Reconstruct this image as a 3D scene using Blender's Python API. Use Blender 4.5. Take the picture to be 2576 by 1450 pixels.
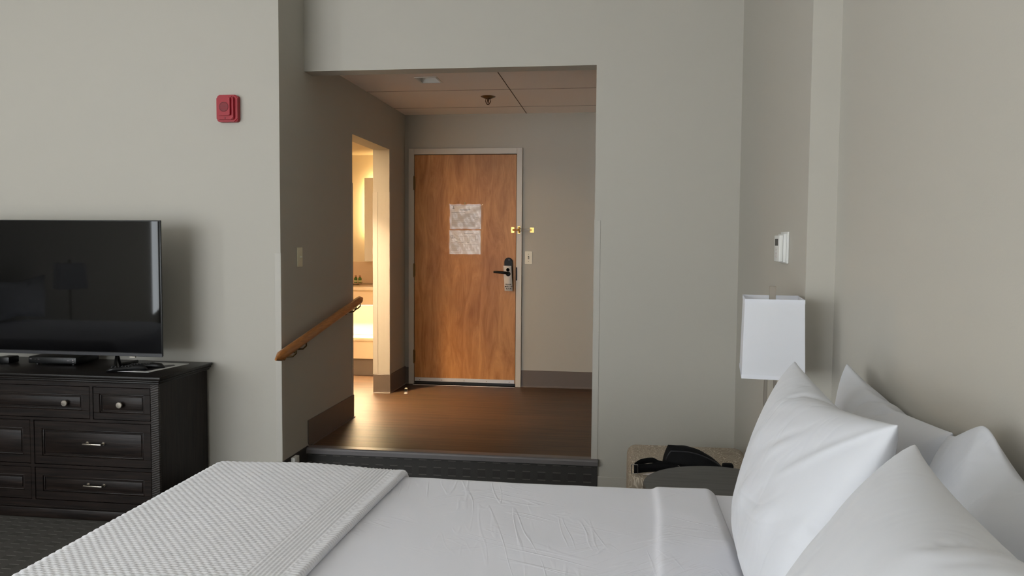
import bpy, bmesh, math, random
import numpy as np
from mathutils import Vector, Matrix, Euler
random.seed(7)
S = bpy.context.scene
C = S.collection
for o in list(bpy.data.objects): bpy.data.objects.remove(o)

# ---------------------------------------------------------------- camera
HS = 0.20                      # height of the one step up to the hall
CAM_H = 1.2697 + HS
F_PX, YAW, PITCH, ROLL = 1993.35, 0.1323, 0.0558, 0.0074
cy, sy, cp, sp = math.cos(YAW), math.sin(YAW), math.cos(PITCH), math.sin(PITCH)
fw = Vector((-sy*cp, cy*cp, -sp)); rt = Vector((cy, sy, 0)); up = rt.cross(fw)
r2 = rt*math.cos(ROLL) + up*math.sin(ROLL); u2 = -rt*math.sin(ROLL) + up*math.cos(ROLL)
cam = bpy.data.cameras.new('camera'); cam.sensor_width = 36; cam.lens = 36*F_PX/2576
cam.clip_start = 0.02; cam.clip_end = 100
co = bpy.data.objects.new('camera', cam); C.objects.link(co)
co.matrix_world = Matrix(((r2.x, u2.x, -fw.x, 0), (r2.y, u2.y, -fw.y, 0), (r2.z, u2.z, -fw.z, CAM_H), (0, 0, 0, 1)))
S.camera = co
# ---------------------------------------------------------------- view, world, lights
S.view_settings.view_transform = 'Standard'; S.view_settings.look = 'None'
S.view_settings.exposure = 0.0; S.view_settings.gamma = 1.0; S.view_settings.use_curve_mapping = False
W = bpy.data.worlds.new('sky'); S.world = W; W.use_nodes = True
W.node_tree.nodes['Background'].inputs[0].default_value = (0.72, 0.84, 1.0, 1)
W.node_tree.nodes['Background'].inputs[1].default_value = 1.2

def area(name, loc, rot, sx, sy_, power, col, spread=180):
    l = bpy.data.lights.new(name, 'AREA'); l.shape = 'RECTANGLE'; l.size = sx; l.size_y = sy_
    l.energy = power; l.color = col; l.spread = math.radians(spread)
    o = bpy.data.objects.new(name, l); C.objects.link(o); o.location = loc; o.rotation_euler = rot
    return o
# daylight coming in through the big window in the front wall and the narrow one in the left wall
area('daylight', (-3.5, -2.93, 1.62), (math.radians(90), 0, 0), 3.3, 2.3, 180, (0.91, 0.96, 1.0))
area('side_daylight', (-6.13, -2.37, 1.6), (math.radians(90), 0, math.radians(-90)), 0.95, 2.2, 90, (0.90, 0.96, 1.0))
# sun falling steeply through the big window onto the carpet behind the camera
sun = bpy.data.lights.new('sun', 'SUN'); sun.energy = 300; sun.angle = math.radians(.6); sun.color = (1.0, .97, .92)
suno = bpy.data.objects.new('sun', sun); C.objects.link(suno); suno.location = (-4, -8, 8)
suno.rotation_euler = Vector((-.12, .62, -1.0)).to_track_quat('-Z', 'Y').to_euler()
# bathroom: ceiling lamp and the strip under the vanity top
area('bathroom_lamp_light', (-2.55, 5.65, HS+2.10), (0, 0, 0), 0.34, 0.34, 27, (1.0, 0.73, 0.46))
area('vanity_strip_light', (-2.6, 7.285, HS+0.668), (math.radians(-38), 0, 0), 1.3, 0.03, 48, (1.0, 0.74, 0.42))

area('added_downlight_light', (-2.27, 5.92, HS+2.13), (0, 0, 0), 0.10, 0.10, 32, (1.0, 0.73, 0.46), 84)  # unseen lamp added to brighten the floor at the bathroom opening

# ---------------------------------------------------------------- plan (metres)
Y0, Y1, YT = 4.6404, 6.9285, 4.278        # header wall, entry door wall, television wall
XL, XR, XC, XB, YJ = -1.8934, -0.1358, 0.6799, 0.7813, 3.0
YB0, YB1, ZB, TW, YS = 5.5095, 6.4413, HS+2.0444, 0.1409, 4.767
ZC, ZH = HS+2.406, HS+2.2997
XW, YW, ZR = -6.2, -3.0, 3.3              # far left wall, window wall, ceiling of the bedroom
XD = -1.8022                              # hinge side of the entry door

# ---------------------------------------------------------------- materials
def nt(name):
    m = bpy.data.materials.new(name); m.use_nodes = True
    t = m.node_tree; return m, t, t.nodes['Principled BSDF']
def lin(c): return tuple(((v/255)/12.92 if v/255 <= .04045 else ((v/255+.055)/1.055)**2.4) for v in c)
def N(t, typ, **kw):
    n = t.nodes.new(typ)
    for k, v in kw.items():
        if k in n.inputs: n.inputs[k].default_value = v
        else: setattr(n, k, v)
    return n
def plain(name, rgb, rough=.5, metal=0, spec=.5, bump=0, bscale=200, coat=0, sheen=0):
    m, t, b = nt(name); b.inputs['Base Color'].default_value = (*lin(rgb), 1)
    b.inputs['Roughness'].default_value = rough; b.inputs['Metallic'].default_value = metal
    b.inputs['Specular IOR Level'].default_value = spec; b.inputs['Coat Weight'].default_value = coat
    b.inputs['Sheen Weight'].default_value = sheen
    if bump:
        tc = N(t, 'ShaderNodeTexCoord'); n = N(t, 'ShaderNodeTexNoise', Scale=bscale, Detail=3.0)
        bp = N(t, 'ShaderNodeBump', Strength=bump, Distance=.002)
        t.links.new(tc.outputs['Object'], n.inputs['Vector']); t.links.new(n.outputs['Fac'], bp.inputs['Height'])
        t.links.new(bp.outputs['Normal'], b.inputs['Normal'])
    return m
def noisy(name, c1, c2, scale, stretch=(1, 1, 1), rough=.5, bump=0, detail=6, dist=0, coord='Object', r2=None, spec=.5, lo=.3, hi=.7, rot=(0,0,0)):
    m, t, b = nt(name); tc = N(t, 'ShaderNodeTexCoord'); mp = N(t, 'ShaderNodeMapping')
    mp.inputs['Scale'].default_value = stretch; mp.inputs['Rotation'].default_value = rot
    n = N(t, 'ShaderNodeTexNoise', Scale=scale, Detail=float(detail), Distortion=float(dist))
    r = N(t, 'ShaderNodeValToRGB'); r.color_ramp.elements[0].color = (*lin(c1), 1); r.color_ramp.elements[1].color = (*lin(c2), 1)
    r.color_ramp.elements[0].position = lo; r.color_ramp.elements[1].position = hi
    t.links.new(tc.outputs[coord], mp.inputs['Vector']); t.links.new(mp.outputs[0], n.inputs['Vector'])
    t.links.new(n.outputs['Fac'], r.inputs['Fac']); t.links.new(r.outputs['Color'], b.inputs['Base Color'])
    b.inputs['Roughness'].default_value = rough; b.inputs['Specular IOR Level'].default_value = spec
    if bump:
        bp = N(t, 'ShaderNodeBump', Strength=bump, Distance=.002)
        t.links.new(n.outputs['Fac'], bp.inputs['Height']); t.links.new(bp.outputs['Normal'], b.inputs['Normal'])
    return m
def math_(t, op, a, b=None, c=None):
    n = N(t, 'ShaderNodeMath', operation=op)
    for i, v in enumerate((a, b, c)):
        if v is None: continue
        if isinstance(v, (int, float)): n.inputs[i].default_value = v
        else: t.links.new(v, n.inputs[i])
    return n.outputs[0]

M = {}
M['paint'] = plain('wall_paint', (186, 182, 172), .62, bump=.12, bscale=160, spec=.3)
M['guard'] = plain('corner_guard_vinyl', (188, 184, 175), .45, spec=.3)
M['ceil'] = plain('ceiling_tile', (246, 238, 232), .8, bump=.1, bscale=300, spec=.2)
M['white'] = plain('white_ceiling', (228, 226, 222), .8)
M['frame'] = plain('door_frame_enamel', (206, 200, 190), .35, spec=.4)
M['bath_paint'] = plain('bathroom_paint', (228, 214, 190), .55)
M['bath_tile'] = plain('bathroom_splash', (216, 190, 164), .3)
M['vanity'] = plain('vanity_laminate', (222, 200, 172), .35)
M['counter'] = plain('vanity_counter', (224, 204, 180), .15, coat=.3)
M['cabwhite'] = plain('white_panel', (240, 238, 232), .4)
M['rubber'] = plain('cove_base_vinyl', (108, 98, 91), .5, spec=.35)
M['darkbase'] = plain('dark_carpet_base', (48, 43, 41), .85, bump=.2, bscale=400)
M['nosing'] = plain('stair_nosing_vinyl', (104, 100, 100), .38, spec=.45)
M['steel'] = plain('brushed_steel', (190, 188, 184), .25, 1)
M['alu'] = plain('aluminium_sweep', (200, 200, 202), .42, .4)
M['nickel'] = plain('satin_nickel', (186, 178, 166), .3, 1)
M['brass'] = plain('polished_brass', (214, 170, 98), .3, 1)
M['oldbrass'] = plain('aged_brass', (120, 98, 66), .35, 1)
M['darkbrass'] = plain('bronzed_sprinkler_metal', (92, 64, 42), .35, .8)
M['black'] = plain('black_plastic', (14, 14, 15), .38, spec=.4)
M['lockblack'] = plain('black_lock_enamel', (15, 14, 15), .45, spec=.25)
M['screen'] = plain('television_glass', (4, 4, 5), .035, spec=.2, coat=0)
M['bezel'] = plain('television_bezel', (40, 40, 44), .35)
M['glassmark'] = plain('pale_printing', (190, 190, 195), .5)
M['ivory'] = plain('ivory_plastic', (232, 227, 200), .4)
M['almond'] = plain('almond_steel_plate', (226, 219, 196), .35)
M['plast'] = plain('white_plastic', (226, 226, 222), .4)
M['red'] = plain('red_alarm_plastic', (158, 16, 34), .4, spec=.4)
M['red2'] = plain('dark_red_grille', (112, 6, 20), .5)
M['fabric_bag'] = plain('black_nylon_bag', (9, 9, 11), .75, bump=.5, bscale=350, spec=.25)
M['webbing'] = plain('black_webbing', (11, 11, 13), .8, bump=.4, bscale=500, spec=.2)
M['linen'] = plain('white_cotton_sheet', (236, 237, 245), .75, bump=.12, bscale=900, spec=.2, sheen=.2)
M['waffle'] = plain('white_waffle_weave', (228, 228, 232), .85, bump=.3, bscale=700, spec=.15, sheen=.3)
M['ink'] = plain('black_ink', (20, 18, 20), .6)
M['greyink'] = plain('grey_print', (112, 104, 106), .6)
M['paleink'] = plain('pale_text_block', (168, 160, 160), .6)
M['redink'] = plain('maroon_border', (150, 110, 110), .6)
M['shelfdark'] = plain('dark_void', (12, 11, 12), .9)
M['seam'] = plain('ceiling_seam_shadow_gap', (92, 76, 68), .9)
M['green'] = plain('green_toiletry_liquid', (70, 110, 50), .2)
M['cap'] = plain('bottle_cap', (150, 110, 86), .35)
M['greylam'] = noisy('grey_oak_tabletop', (58, 57, 56), (78, 77, 76), 6, (1, 9, 1), .42, .05, rot=(0,0,.25))
M['tablemetal'] = plain('dark_table_metal', (38, 37, 38), .4, .6)

# shade fabric: thin white cloth that lets some light through
def shade():
    m, t, b = nt('lamp_shade_fabric'); b.inputs['Base Color'].default_value = (*lin((246, 248, 253)), 1); b.inputs['Roughness'].default_value = .8
    tr = N(t, 'ShaderNodeBsdfTranslucent'); tr.inputs[0].default_value = (*lin((246, 247, 252)), 1)
    mx = N(t, 'ShaderNodeMixShader'); mx.inputs[0].default_value = .4
    t.links.new(b.outputs[0], mx.inputs[1]); t.links.new(tr.outputs[0], mx.inputs[2])
    t.links.new(mx.outputs[0], t.nodes['Material Output'].inputs[0])
    return m
M['shade'] = shade()
# clear plastic sleeve over the notices
def sleeve():
    m, t, b = nt('clear_plastic_sleeve'); b.inputs['Base Color'].default_value = (1, 1, 1, 1); b.inputs['Roughness'].default_value = .08
    tc = N(t, 'ShaderNodeTexCoord'); n = N(t, 'ShaderNodeTexNoise', Scale=9.0, Detail=2.0); bp = N(t, 'ShaderNodeBump', Strength=.3, Distance=.004)
    t.links.new(tc.outputs['Object'], n.inputs['Vector']); t.links.new(n.outputs['Fac'], bp.inputs['Height'])
    g = N(t, 'ShaderNodeBsdfGlossy'); g.inputs['Roughness'].default_value = .22; t.links.new(bp.outputs[0], g.inputs['Normal'])
    tp = N(t, 'ShaderNodeBsdfTransparent'); mx = N(t, 'ShaderNodeMixShader'); mx.inputs[0].default_value = .07
    t.links.new(tp.outputs[0], mx.inputs[1]); t.links.new(g.outputs[0], mx.inputs[2]); t.links.new(mx.outputs[0], t.nodes['Material Output'].inputs[0])
    return m
M['sleeve'] = sleeve()
M['paper'] = plain('white_paper', (222, 214, 212), .6)
M['magwhite'] = plain('glossy_white_paper', (216, 216, 212), .3)
M['magdark'] = plain('dark_print_band', (58, 54, 56), .3)
# emissive parts of the fixtures, the added bathroom one included
def glow(name, col, st):
    m, t, b = nt(name); b.inputs['Emission Color'].default_value = (*col, 1); b.inputs['Emission Strength'].default_value = st
    b.inputs['Base Color'].default_value = (.8, .8, .8, 1); return m
M['lampglow'] = glow('bathroom_lamp_diffuser', (1, .68, .34), 9)
M['led'] = glow('led_strip_diffuser', (1, .74, .40), 14)
M['ledw'] = glow('mirror_backlight_strip', (1, .72, .33), 45)
def glassm():
    m, t, b = nt('window_glass')
    g = N(t, 'ShaderNodeBsdfGlossy'); g.inputs['Roughness'].default_value = .02
    tp = N(t, 'ShaderNodeBsdfTransparent'); mx = N(t, 'ShaderNodeMixShader'); mx.inputs[0].default_value = .06
    t.links.new(tp.outputs[0], mx.inputs[1]); t.links.new(g.outputs[0], mx.inputs[2]); t.links.new(mx.outputs[0], t.nodes['Material Output'].inputs[0])
    return m
M['glass'] = glassm()

def planks():   # vinyl planks of the hall floor, running along X
    m, t, b = nt('hall_vinyl_planks'); tc = N(t, 'ShaderNodeTexCoord')
    br = N(t, 'ShaderNodeTexBrick'); br.offset = .37; br.inputs['Scale'].default_value = 1
    br.inputs['Brick Width'].default_value = 1.2; br.inputs['Row Height'].default_value = .15; br.inputs['Mortar Size'].default_value = .0012
    br.inputs['Color1'].default_value = (.35, .35, .35, 1); br.inputs['Color2'].default_value = (.65, .65, .65, 1); br.inputs['Mortar'].default_value = (.2, .2, .2, 1)
    mp = N(t, 'ShaderNodeMapping'); mp.inputs['Scale'].default_value = (1.1, 26, 1)
    n = N(t, 'ShaderNodeTexNoise', Scale=1.6, Detail=8.0, Roughness=.6, Distortion=.3)
    t.links.new(tc.outputs['Object'], br.inputs['Vector']); t.links.new(tc.outputs['Object'], mp.inputs[0]); t.links.new(mp.outputs[0], n.inputs['Vector'])
    v = math_(t, 'ADD', math_(t, 'MULTIPLY', n.outputs['Fac'], .95), math_(t, 'MULTIPLY', br.outputs['Color'], .25))
    r = N(t, 'ShaderNodeValToRGB'); e = r.color_ramp.elements; e[0].position = .38; e[1].position = .82
    e[0].color = (*lin((52, 36, 25)), 1); e[1].color = (*lin((98, 72, 50)), 1)
    t.links.new(v, r.inputs['Fac']); t.links.new(r.outputs['Color'], b.inputs['Base Color'])
    b.inputs['Roughness'].default_value = .46; b.inputs['Specular IOR Level'].default_value = .4
    bp = N(t, 'ShaderNodeBump', Strength=.12, Distance=.002); t.links.new(n.outputs['Fac'], bp.inputs['Height']); t.links.new(bp.outputs[0], b.inputs['Normal'])
    return m
M['planks'] = planks()
def carpet(name, va, base, dark, line):   # woven squares with light top and bottom lines; va = axis used as v
    m, t, b = nt(name); tc = N(t, 'ShaderNodeTexCoord'); sx = N(t, 'ShaderNodeSeparateXYZ'); t.links.new(tc.outputs['Object'], sx.inputs[0])
    P = .0905
    u = math_(t, 'FRACT', math_(t, 'ADD', math_(t, 'DIVIDE', sx.outputs['X'], P), 50.02))
    vv = math_(t, 'ADD', math_(t, 'DIVIDE', sx.outputs[va], P), 50.30)
    v = math_(t, 'FRACT', vv)
    inu = math_(t, 'LESS_THAN', u, .52); inv = math_(t, 'LESS_THAN', v, .56)
    sq = math_(t, 'MULTIPLY', inu, inv)
    l1 = math_(t, 'LESS_THAN', math_(t, 'ABSOLUTE', math_(t, 'SUBTRACT', v, .03)), .03)
    l2 = math_(t, 'LESS_THAN', math_(t, 'ABSOLUTE', math_(t, 'SUBTRACT', v, .55)), .03)
    ln = math_(t, 'MULTIPLY', inu, math_(t, 'MAXIMUM', l1, l2))
    n = N(t, 'ShaderNodeTexNoise', Scale=420.0, Detail=3.0); t.links.new(tc.outputs['Object'], n.inputs['Vector'])
    m1 = N(t, 'ShaderNodeMix', data_type='RGBA'); m1.inputs[6].default_value = (*lin(base), 1); m1.inputs[7].default_value = (*lin(dark), 1)
    m2 = N(t, 'ShaderNodeMix', data_type='RGBA'); m2.inputs[7].default_value = (*lin(line), 1)
    t.links.new(sq, m1.inputs[0]); t.links.new(m1.outputs[2], m2.inputs[6]); t.links.new(ln, m2.inputs[0])
    m3 = N(t, 'ShaderNodeMix', data_type='RGBA', blend_type='MULTIPLY'); m3.inputs[0].default_value = .6
    t.links.new(m2.outputs[2], m3.inputs[6]); t.links.new(n.outputs['Fac'], m3.inputs[7])
    t.links.new(m3.outputs[2], b.inputs['Base Color']); b.inputs['Roughness'].default_value = .95; b.inputs['Specular IOR Level'].default_value = .15
    bp = N(t, 'ShaderNodeBump', Strength=.6, Distance=.003); t.links.new(n.outputs['Fac'], bp.inputs['Height']); t.links.new(bp.outputs[0], b.inputs['Normal'])
    return m
M['carpet'] = carpet('bedroom_carpet', 'Y', (98, 96, 92), (90, 88, 84), (140, 136, 132))
M['risercarpet'] = carpet('riser_carpet', 'Z', (80, 78, 76), (74, 72, 70), (112, 108, 104))
def doorwood():
    m, t, b = nt('birch_veneer'); tc = N(t, 'ShaderNodeTexCoord')
    mp = N(t, 'ShaderNodeMapping'); mp.inputs['Scale'].default_value = (3.2, 1, .55)
    n = N(t, 'ShaderNodeTexNoise', Scale=3.4, Detail=7.0, Roughness=.62, Distortion=1.4)
    mp2 = N(t, 'ShaderNodeMapping'); mp2.inputs['Scale'].default_value = (70, 1, 5)
    n2 = N(t, 'ShaderNodeTexNoise', Scale=2.0, Detail=4.0)
    t.links.new(tc.outputs['Object'], mp.inputs[0]); t.links.new(mp.outputs[0], n.inputs['Vector'])
    t.links.new(tc.outputs['Object'], mp2.inputs[0]); t.links.new(mp2.outputs[0], n2.inputs['Vector'])
    v = math_(t, 'ADD', math_(t, 'MULTIPLY', n.outputs['Fac'], .8), math_(t, 'MULTIPLY', n2.outputs['Fac'], .2))
    r = N(t, 'ShaderNodeValToRGB'); e = r.color_ramp.elements; e[0].position = .33; e[1].position = .68
    e[0].color = (*lin((156, 98, 48)), 1); e[1].color = (*lin((206, 148, 88)), 1)
    t.links.new(v, r.inputs['Fac'])
    # two rubbed scuffs at lock height
    sx = N(t, 'ShaderNodeSeparateXYZ'); t.links.new(tc.outputs['Object'], sx.inputs[0])
    def blob(x, z, w, h):
        a = math_(t, 'POWER', math_(t, 'DIVIDE', math_(t, 'SUBTRACT', sx.outputs['X'], x), w), 2.0)
        c = math_(t, 'POWER', math_(t, 'DIVIDE', math_(t, 'SUBTRACT', sx.outputs['Z'], z), h), 2.0)
        return math_(t, 'POWER', 2.718, math_(t, 'MULTIPLY', math_(t, 'ADD', a, c), -1.0))
    s = math_(t, 'ADD', blob(-1.29+.0, HS+.925, .075, .016), blob(-1.06, HS+.928, .06, .012))
    s = math_(t, 'MULTIPLY', s, math_(t, 'MULTIPLY', n2.outputs['Fac'], 1.0))
    mx = N(t, 'ShaderNodeMix', data_type='RGBA'); mx.inputs[7].default_value = (*lin((70, 38, 20)), 1)
    t.links.new(s, mx.inputs[0]); t.links.new(r.outputs[0], mx.inputs[6]); t.links.new(mx.outputs[2], b.inputs['Base Color'])
    b.inputs['Roughness'].default_value = .42; b.inputs['Specular IOR Level'].default_value = .4
    return m
M['doorwood'] = doorwood()
M['rail'] = noisy('honey_oak_rail', (150, 92, 44), (186, 124, 66), 3, (40, 3, 40), .3, .05, spec=.5)
def darkwood(name, stretch, c1=(20, 15, 13), c2=(46, 36, 31), rough=.42):
    m = noisy(name, c1, c2, 2.2, stretch, rough, .35, 8, .6, lo=.35, hi=.85, spec=.22); return m
M['woodx'] = darkwood('dark_espresso_wood', (2, 30, 30))
M['woodz'] = darkwood('dark_espresso_wood_upright', (30, 30, 2))
M['woodtop'] = darkwood('dark_espresso_top', (1.5, 22, 30), (22, 19, 18), (40, 35, 32), .34)
def sawpost():
    m, t, b = nt('saw_marked_post'); tc = N(t, 'ShaderNodeTexCoord'); mp = N(t, 'ShaderNodeMapping'); mp.inputs['Rotation'].default_value = (0, .35, 0)
    w = N(t, 'ShaderNodeTexWave', wave_type='BANDS', bands_direction='Z'); w.inputs['Scale'].default_value = 28; w.inputs['Distortion'].default_value = 3; w.inputs['Detail'].default_value = 2
    r = N(t, 'ShaderNodeValToRGB'); e = r.color_ramp.elements; e[0].color = (*lin((18, 14, 12)), 1); e[1].color = (*lin((46, 37, 32)), 1)
    t.links.new(tc.outputs['Object'], mp.inputs[0]); t.links.new(mp.outputs[0], w.inputs['Vector']); t.links.new(w.outputs['Fac'], r.inputs[0]); t.links.new(r.outputs[0], b.inputs['Base Color'])
    bp = N(t, 'ShaderNodeBump', Strength=.5, Distance=.002); t.links.new(w.outputs['Fac'], bp.inputs['Height']); t.links.new(bp.outputs[0], b.inputs['Normal']); b.inputs['Roughness'].default_value = .5
    return m
M['sawpost'] = sawpost()
def ottoman_mat():
    m, t, b = nt('beige_swirl_upholstery'); tc = N(t, 'ShaderNodeTexCoord')
    n = N(t, 'ShaderNodeTexNoise', Scale=7.0, Detail=2.0, Distortion=2.2); t.links.new(tc.outputs['Object'], n.inputs['Vector'])
    w = math_(t, 'ABSOLUTE', math_(t, 'SINE', math_(t, 'MULTIPLY', n.outputs['Fac'], 44.0)))
    r = N(t, 'ShaderNodeValToRGB'); e = r.color_ramp.elements; e[0].position = .1; e[1].position = .6
    e[0].color = (*lin((206, 196, 180)), 1); e[1].color = (*lin((158, 146, 130)), 1)
    t.links.new(w, r.inputs[0]); t.links.new(r.outputs[0], b.inputs['Base Color']); b.inputs['Roughness'].default_value = .85
    bp = N(t, 'ShaderNodeBump', Strength=.3, Distance=.002); t.links.new(w, bp.inputs['Height']); t.links.new(bp.outputs[0], b.inputs['Normal'])
    return m
M['ottoman'] = ottoman_mat()
def linen_wrinkle():
    m = M['linen'].copy(); m.name = 'white_sheet_with_creases'; t = m.node_tree; b = t.nodes['Principled BSDF']
    tc = N(t, 'ShaderNodeTexCoord'); h = None
    for ang, sc, st in ((.45, 2.6, (1, 7, 1)), (-.7, 3.1, (1, 8, 1)), (1.35, 2.2, (1, 8, 1))):
        mp = N(t, 'ShaderNodeMapping'); mp.inputs['Rotation'].default_value = (0, 0, ang)
        mp2 = N(t, 'ShaderNodeMapping'); mp2.inputs['Scale'].default_value = st
        n = N(t, 'ShaderNodeTexNoise', Scale=sc, Detail=1.0, Distortion=.15)
        t.links.new(tc.outputs['Object'], mp.inputs[0]); t.links.new(mp.outputs[0], mp2.inputs[0]); t.links.new(mp2.outputs[0], n.inputs['Vector'])
        d = math_(t, 'ABSOLUTE', math_(t, 'SUBTRACT', n.outputs['Fac'], .5))
        r = math_(t, 'SUBTRACT', 1.0, math_(t, 'MINIMUM', math_(t, 'MULTIPLY', d, 34.0), 1.0))
        n3 = N(t, 'ShaderNodeTexNoise', Scale=3.3, Detail=1.0); t.links.new(mp.outputs[0], n3.inputs['Vector'])
        g = math_(t, 'MAXIMUM', math_(t, 'MULTIPLY', math_(t, 'SUBTRACT', n3.outputs['Fac'], .52), 6.0), 0.0)
        r = math_(t, 'MULTIPLY', r, math_(t, 'MINIMUM', g, 1.0))
        h = r if h is None else math_(t, 'ADD', h, r)
    bp = N(t, 'ShaderNodeBump', Strength=.38, Distance=.003); t.links.new(h, bp.inputs['Height']); t.links.new(bp.outputs[0], b.inputs['Normal'])
    return m
M['sheet'] = linen_wrinkle()
def pillowcase():
    m, t, b = nt('white_cotton_pillowcase'); b.inputs['Base Color'].default_value = (*lin((208, 210, 215)), 1); b.inputs['Roughness'].default_value = .72
    b.inputs['Specular IOR Level'].default_value = .2; b.inputs['Sheen Weight'].default_value = .2
    tc = N(t, 'ShaderNodeTexCoord'); h = None
    for sc, st, rot, wgt in ((3.2, (1, 1, 2.4), (.5, .2, .3), 1.0), (6.5, (1, 2.2, 1), (.3, -.6, .4), .4)):
        mp = N(t, 'ShaderNodeMapping'); mp.inputs['Rotation'].default_value = rot; mp.inputs['Scale'].default_value = st
        n = N(t, 'ShaderNodeTexNoise', Scale=sc, Detail=1.0, Distortion=.8)
        t.links.new(tc.outputs['Object'], mp.inputs[0]); t.links.new(mp.outputs[0], n.inputs['Vector'])
        r = math_(t, 'MULTIPLY', math_(t, 'SQRT', math_(t, 'ADD', math_(t, 'POWER', math_(t, 'SUBTRACT', n.outputs['Fac'], .5), 2.0), .0012)), wgt)
        h = r if h is None else math_(t, 'ADD', h, r)
    bp = N(t, 'ShaderNodeBump', Strength=.30, Distance=.03); t.links.new(h, bp.inputs['Height']); t.links.new(bp.outputs[0], b.inputs['Normal'])
    return m
M['pillowcase'] = pillowcase()

# ---------------------------------------------------------------- builders
def wloc(o):
    v = Vector((0, 0, 0))
    while o: v += o.location; o = o.parent
    return v
def link(name, me, mat, parent=None, smooth=False, **props):
    mats = mat if isinstance(mat, (list, tuple)) else [mat]
    for m in mats: me.materials.append(m)
    if smooth: me.polygons.foreach_set('use_smooth', [True]*len(me.polygons))
    o = bpy.data.objects.new(name, me); C.objects.link(o)
    if parent:
        me.transform(Matrix.Translation(-wloc(parent))); o.parent = parent
    for k, v in props.items(): o[k] = v
    return o
def obj(name, bm, mat, parent=None, smooth=False, angle=None, **props):
    bmesh.ops.recalc_face_normals(bm, faces=bm.faces)
    me = bpy.data.meshes.new(name); bm.to_mesh(me); bm.free()
    o = link(name, me, mat, parent, smooth or angle is not None, **props)
    if angle is not None:
        me.set_sharp_from_angle(angle=math.radians(angle))
    return o
def tag(o, label, cat, group=None):
    o['label'] = label; o['category'] = cat
    if group: o['group'] = group
    return o
def thing(name, loc, label, cat, group=None):
    o = bpy.data.objects.new(name, None); C.objects.link(o); o.location = loc; o.empty_display_size = .05
    return tag(o, label, cat, group)
def B(): return bmesh.new()
def box(bm, x0, x1, y0, y1, z0, z1, bev=0, seg=2, mi=0, rot=None):
    x0, x1 = min(x0, x1), max(x0, x1); y0, y1 = min(y0, y1), max(y0, y1); z0, z1 = min(z0, z1), max(z0, z1)
    r = bmesh.ops.create_cube(bm, size=1); vs = r['verts']
    bmesh.ops.scale(bm, vec=(x1-x0, y1-y0, z1-z0), verts=vs)
    if bev:
        es = list({e for v in vs for e in v.link_edges})
        q = bmesh.ops.bevel(bm, geom=es, offset=bev, segments=seg, profile=.5, affect='EDGES'); vs = list({v for f in q['faces'] for v in f.verts} | {v for v in vs if v.is_valid})
        vs = list({w for v in vs for f in v.link_faces for w in f.verts})
    if rot: bmesh.ops.rotate(bm, verts=vs, cent=(0, 0, 0), matrix=rot)
    bmesh.ops.translate(bm, vec=((x0+x1)/2, (y0+y1)/2, (z0+z1)/2), verts=vs)
    if mi:
        for f in {f for v in vs for f in v.link_faces}: f.material_index = mi
    return vs
def cyl(bm, p0, p1, r0, r1=None, n=20, caps=True):
    p0, p1 = Vector(p0), Vector(p1); d = p1-p0; r1 = r0 if r1 is None else r1
    m = Matrix.Translation((p0+p1)/2) @ d.to_track_quat('Z', 'Y').to_matrix().to_4x4()
    return bmesh.ops.create_cone(bm, cap_ends=caps, segments=n, radius1=max(r0, 1e-5), radius2=max(r1, 1e-5), depth=d.length, matrix=m)['verts']
def ring(bm, c, ax, R, r, n=32, k=10, a0=0, a1=2*math.pi, ey=1.0):
    q = Vector(ax).to_track_quat('Z', 'Y').to_matrix(); full = abs(a1-a0-2*math.pi) < 1e-4
    rows = []
    for i in range(n+(0 if full else 1)):
        a = a0+(a1-a0)*i/n; row = []
        for j in range(k):
            b = 2*math.pi*j/k
            p = Vector(((R+r*math.cos(b))*math.cos(a), (R+r*math.cos(b))*math.sin(a)*ey, r*math.sin(b)))
            row.append(bm.verts.new(Vector(c)+q@p))
        rows.append(row)
    L = len(rows)
    for i in range(L if full else L-1):
        for j in range(k): bm.faces.new((rows[i][j], rows[(i+1) % L][j], rows[(i+1) % L][(j+1) % k], rows[i][(j+1) % k]))
def tube(bm, pts, r, k=10, flat=(1, 1), upv=(0, 0, 1)):
    pts = [Vector(p) for p in pts]; rows = []
    for i, p in enumerate(pts):
        d = (pts[min(i+1, len(pts)-1)]-pts[max(i-1, 0)]).normalized()
        u = Vector(upv); s = d.cross(u)
        if s.length < 1e-4: s = d.cross(Vector((1, 0, 0)))
        s.normalize(); u = s.cross(d)
        rr = r[i] if isinstance(r, (list, tuple)) else r
        rows.append([bm.verts.new(p+s*math.cos(2*math.pi*j/k)*rr*flat[0]+u*math.sin(2*math.pi*j/k)*rr*flat[1]) for j in range(k)])
    for i in range(len(rows)-1):
        for j in range(k): bm.faces.new((rows[i][j], rows[i+1][j], rows[i+1][(j+1) % k], rows[i][(j+1) % k]))
    bm.faces.new(rows[0]); bm.faces.new(rows[-1][::-1])
def lathe(bm, prof, c, n=28, ax='Z'):
    rows = []
    for r, z in prof:
        row = []
        for i in range(n):
            a = 2*math.pi*i/n; p = (max(r, 1e-4)*math.cos(a), max(r, 1e-4)*math.sin(a), z)
            if ax == 'Y': p = (p[0], p[2], p[1])
            row.append(bm.verts.new(Vector(c)+Vector(p)))
        rows.append(row)
    for i in range(len(rows)-1):
        for j in range(n): bm.faces.new((rows[i][j], rows[i+1][j], rows[i+1][(j+1) % n], rows[i][(j+1) % n]))
    bm.faces.new(rows[0]); bm.faces.new(rows[-1])
def extrude(bm, poly, d):      # poly: list of 3-D points, d: extrusion vector
    a = [bm.verts.new(Vector(p)) for p in poly]; b = [bm.verts.new(Vector(p)+Vector(d)) for p in poly]; n = len(a)
    bm.faces.new(a); bm.faces.new(b[::-1])
    for i in range(n): bm.faces.new((a[i], a[(i+1) % n], b[(i+1) % n], b[i]))
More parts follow.
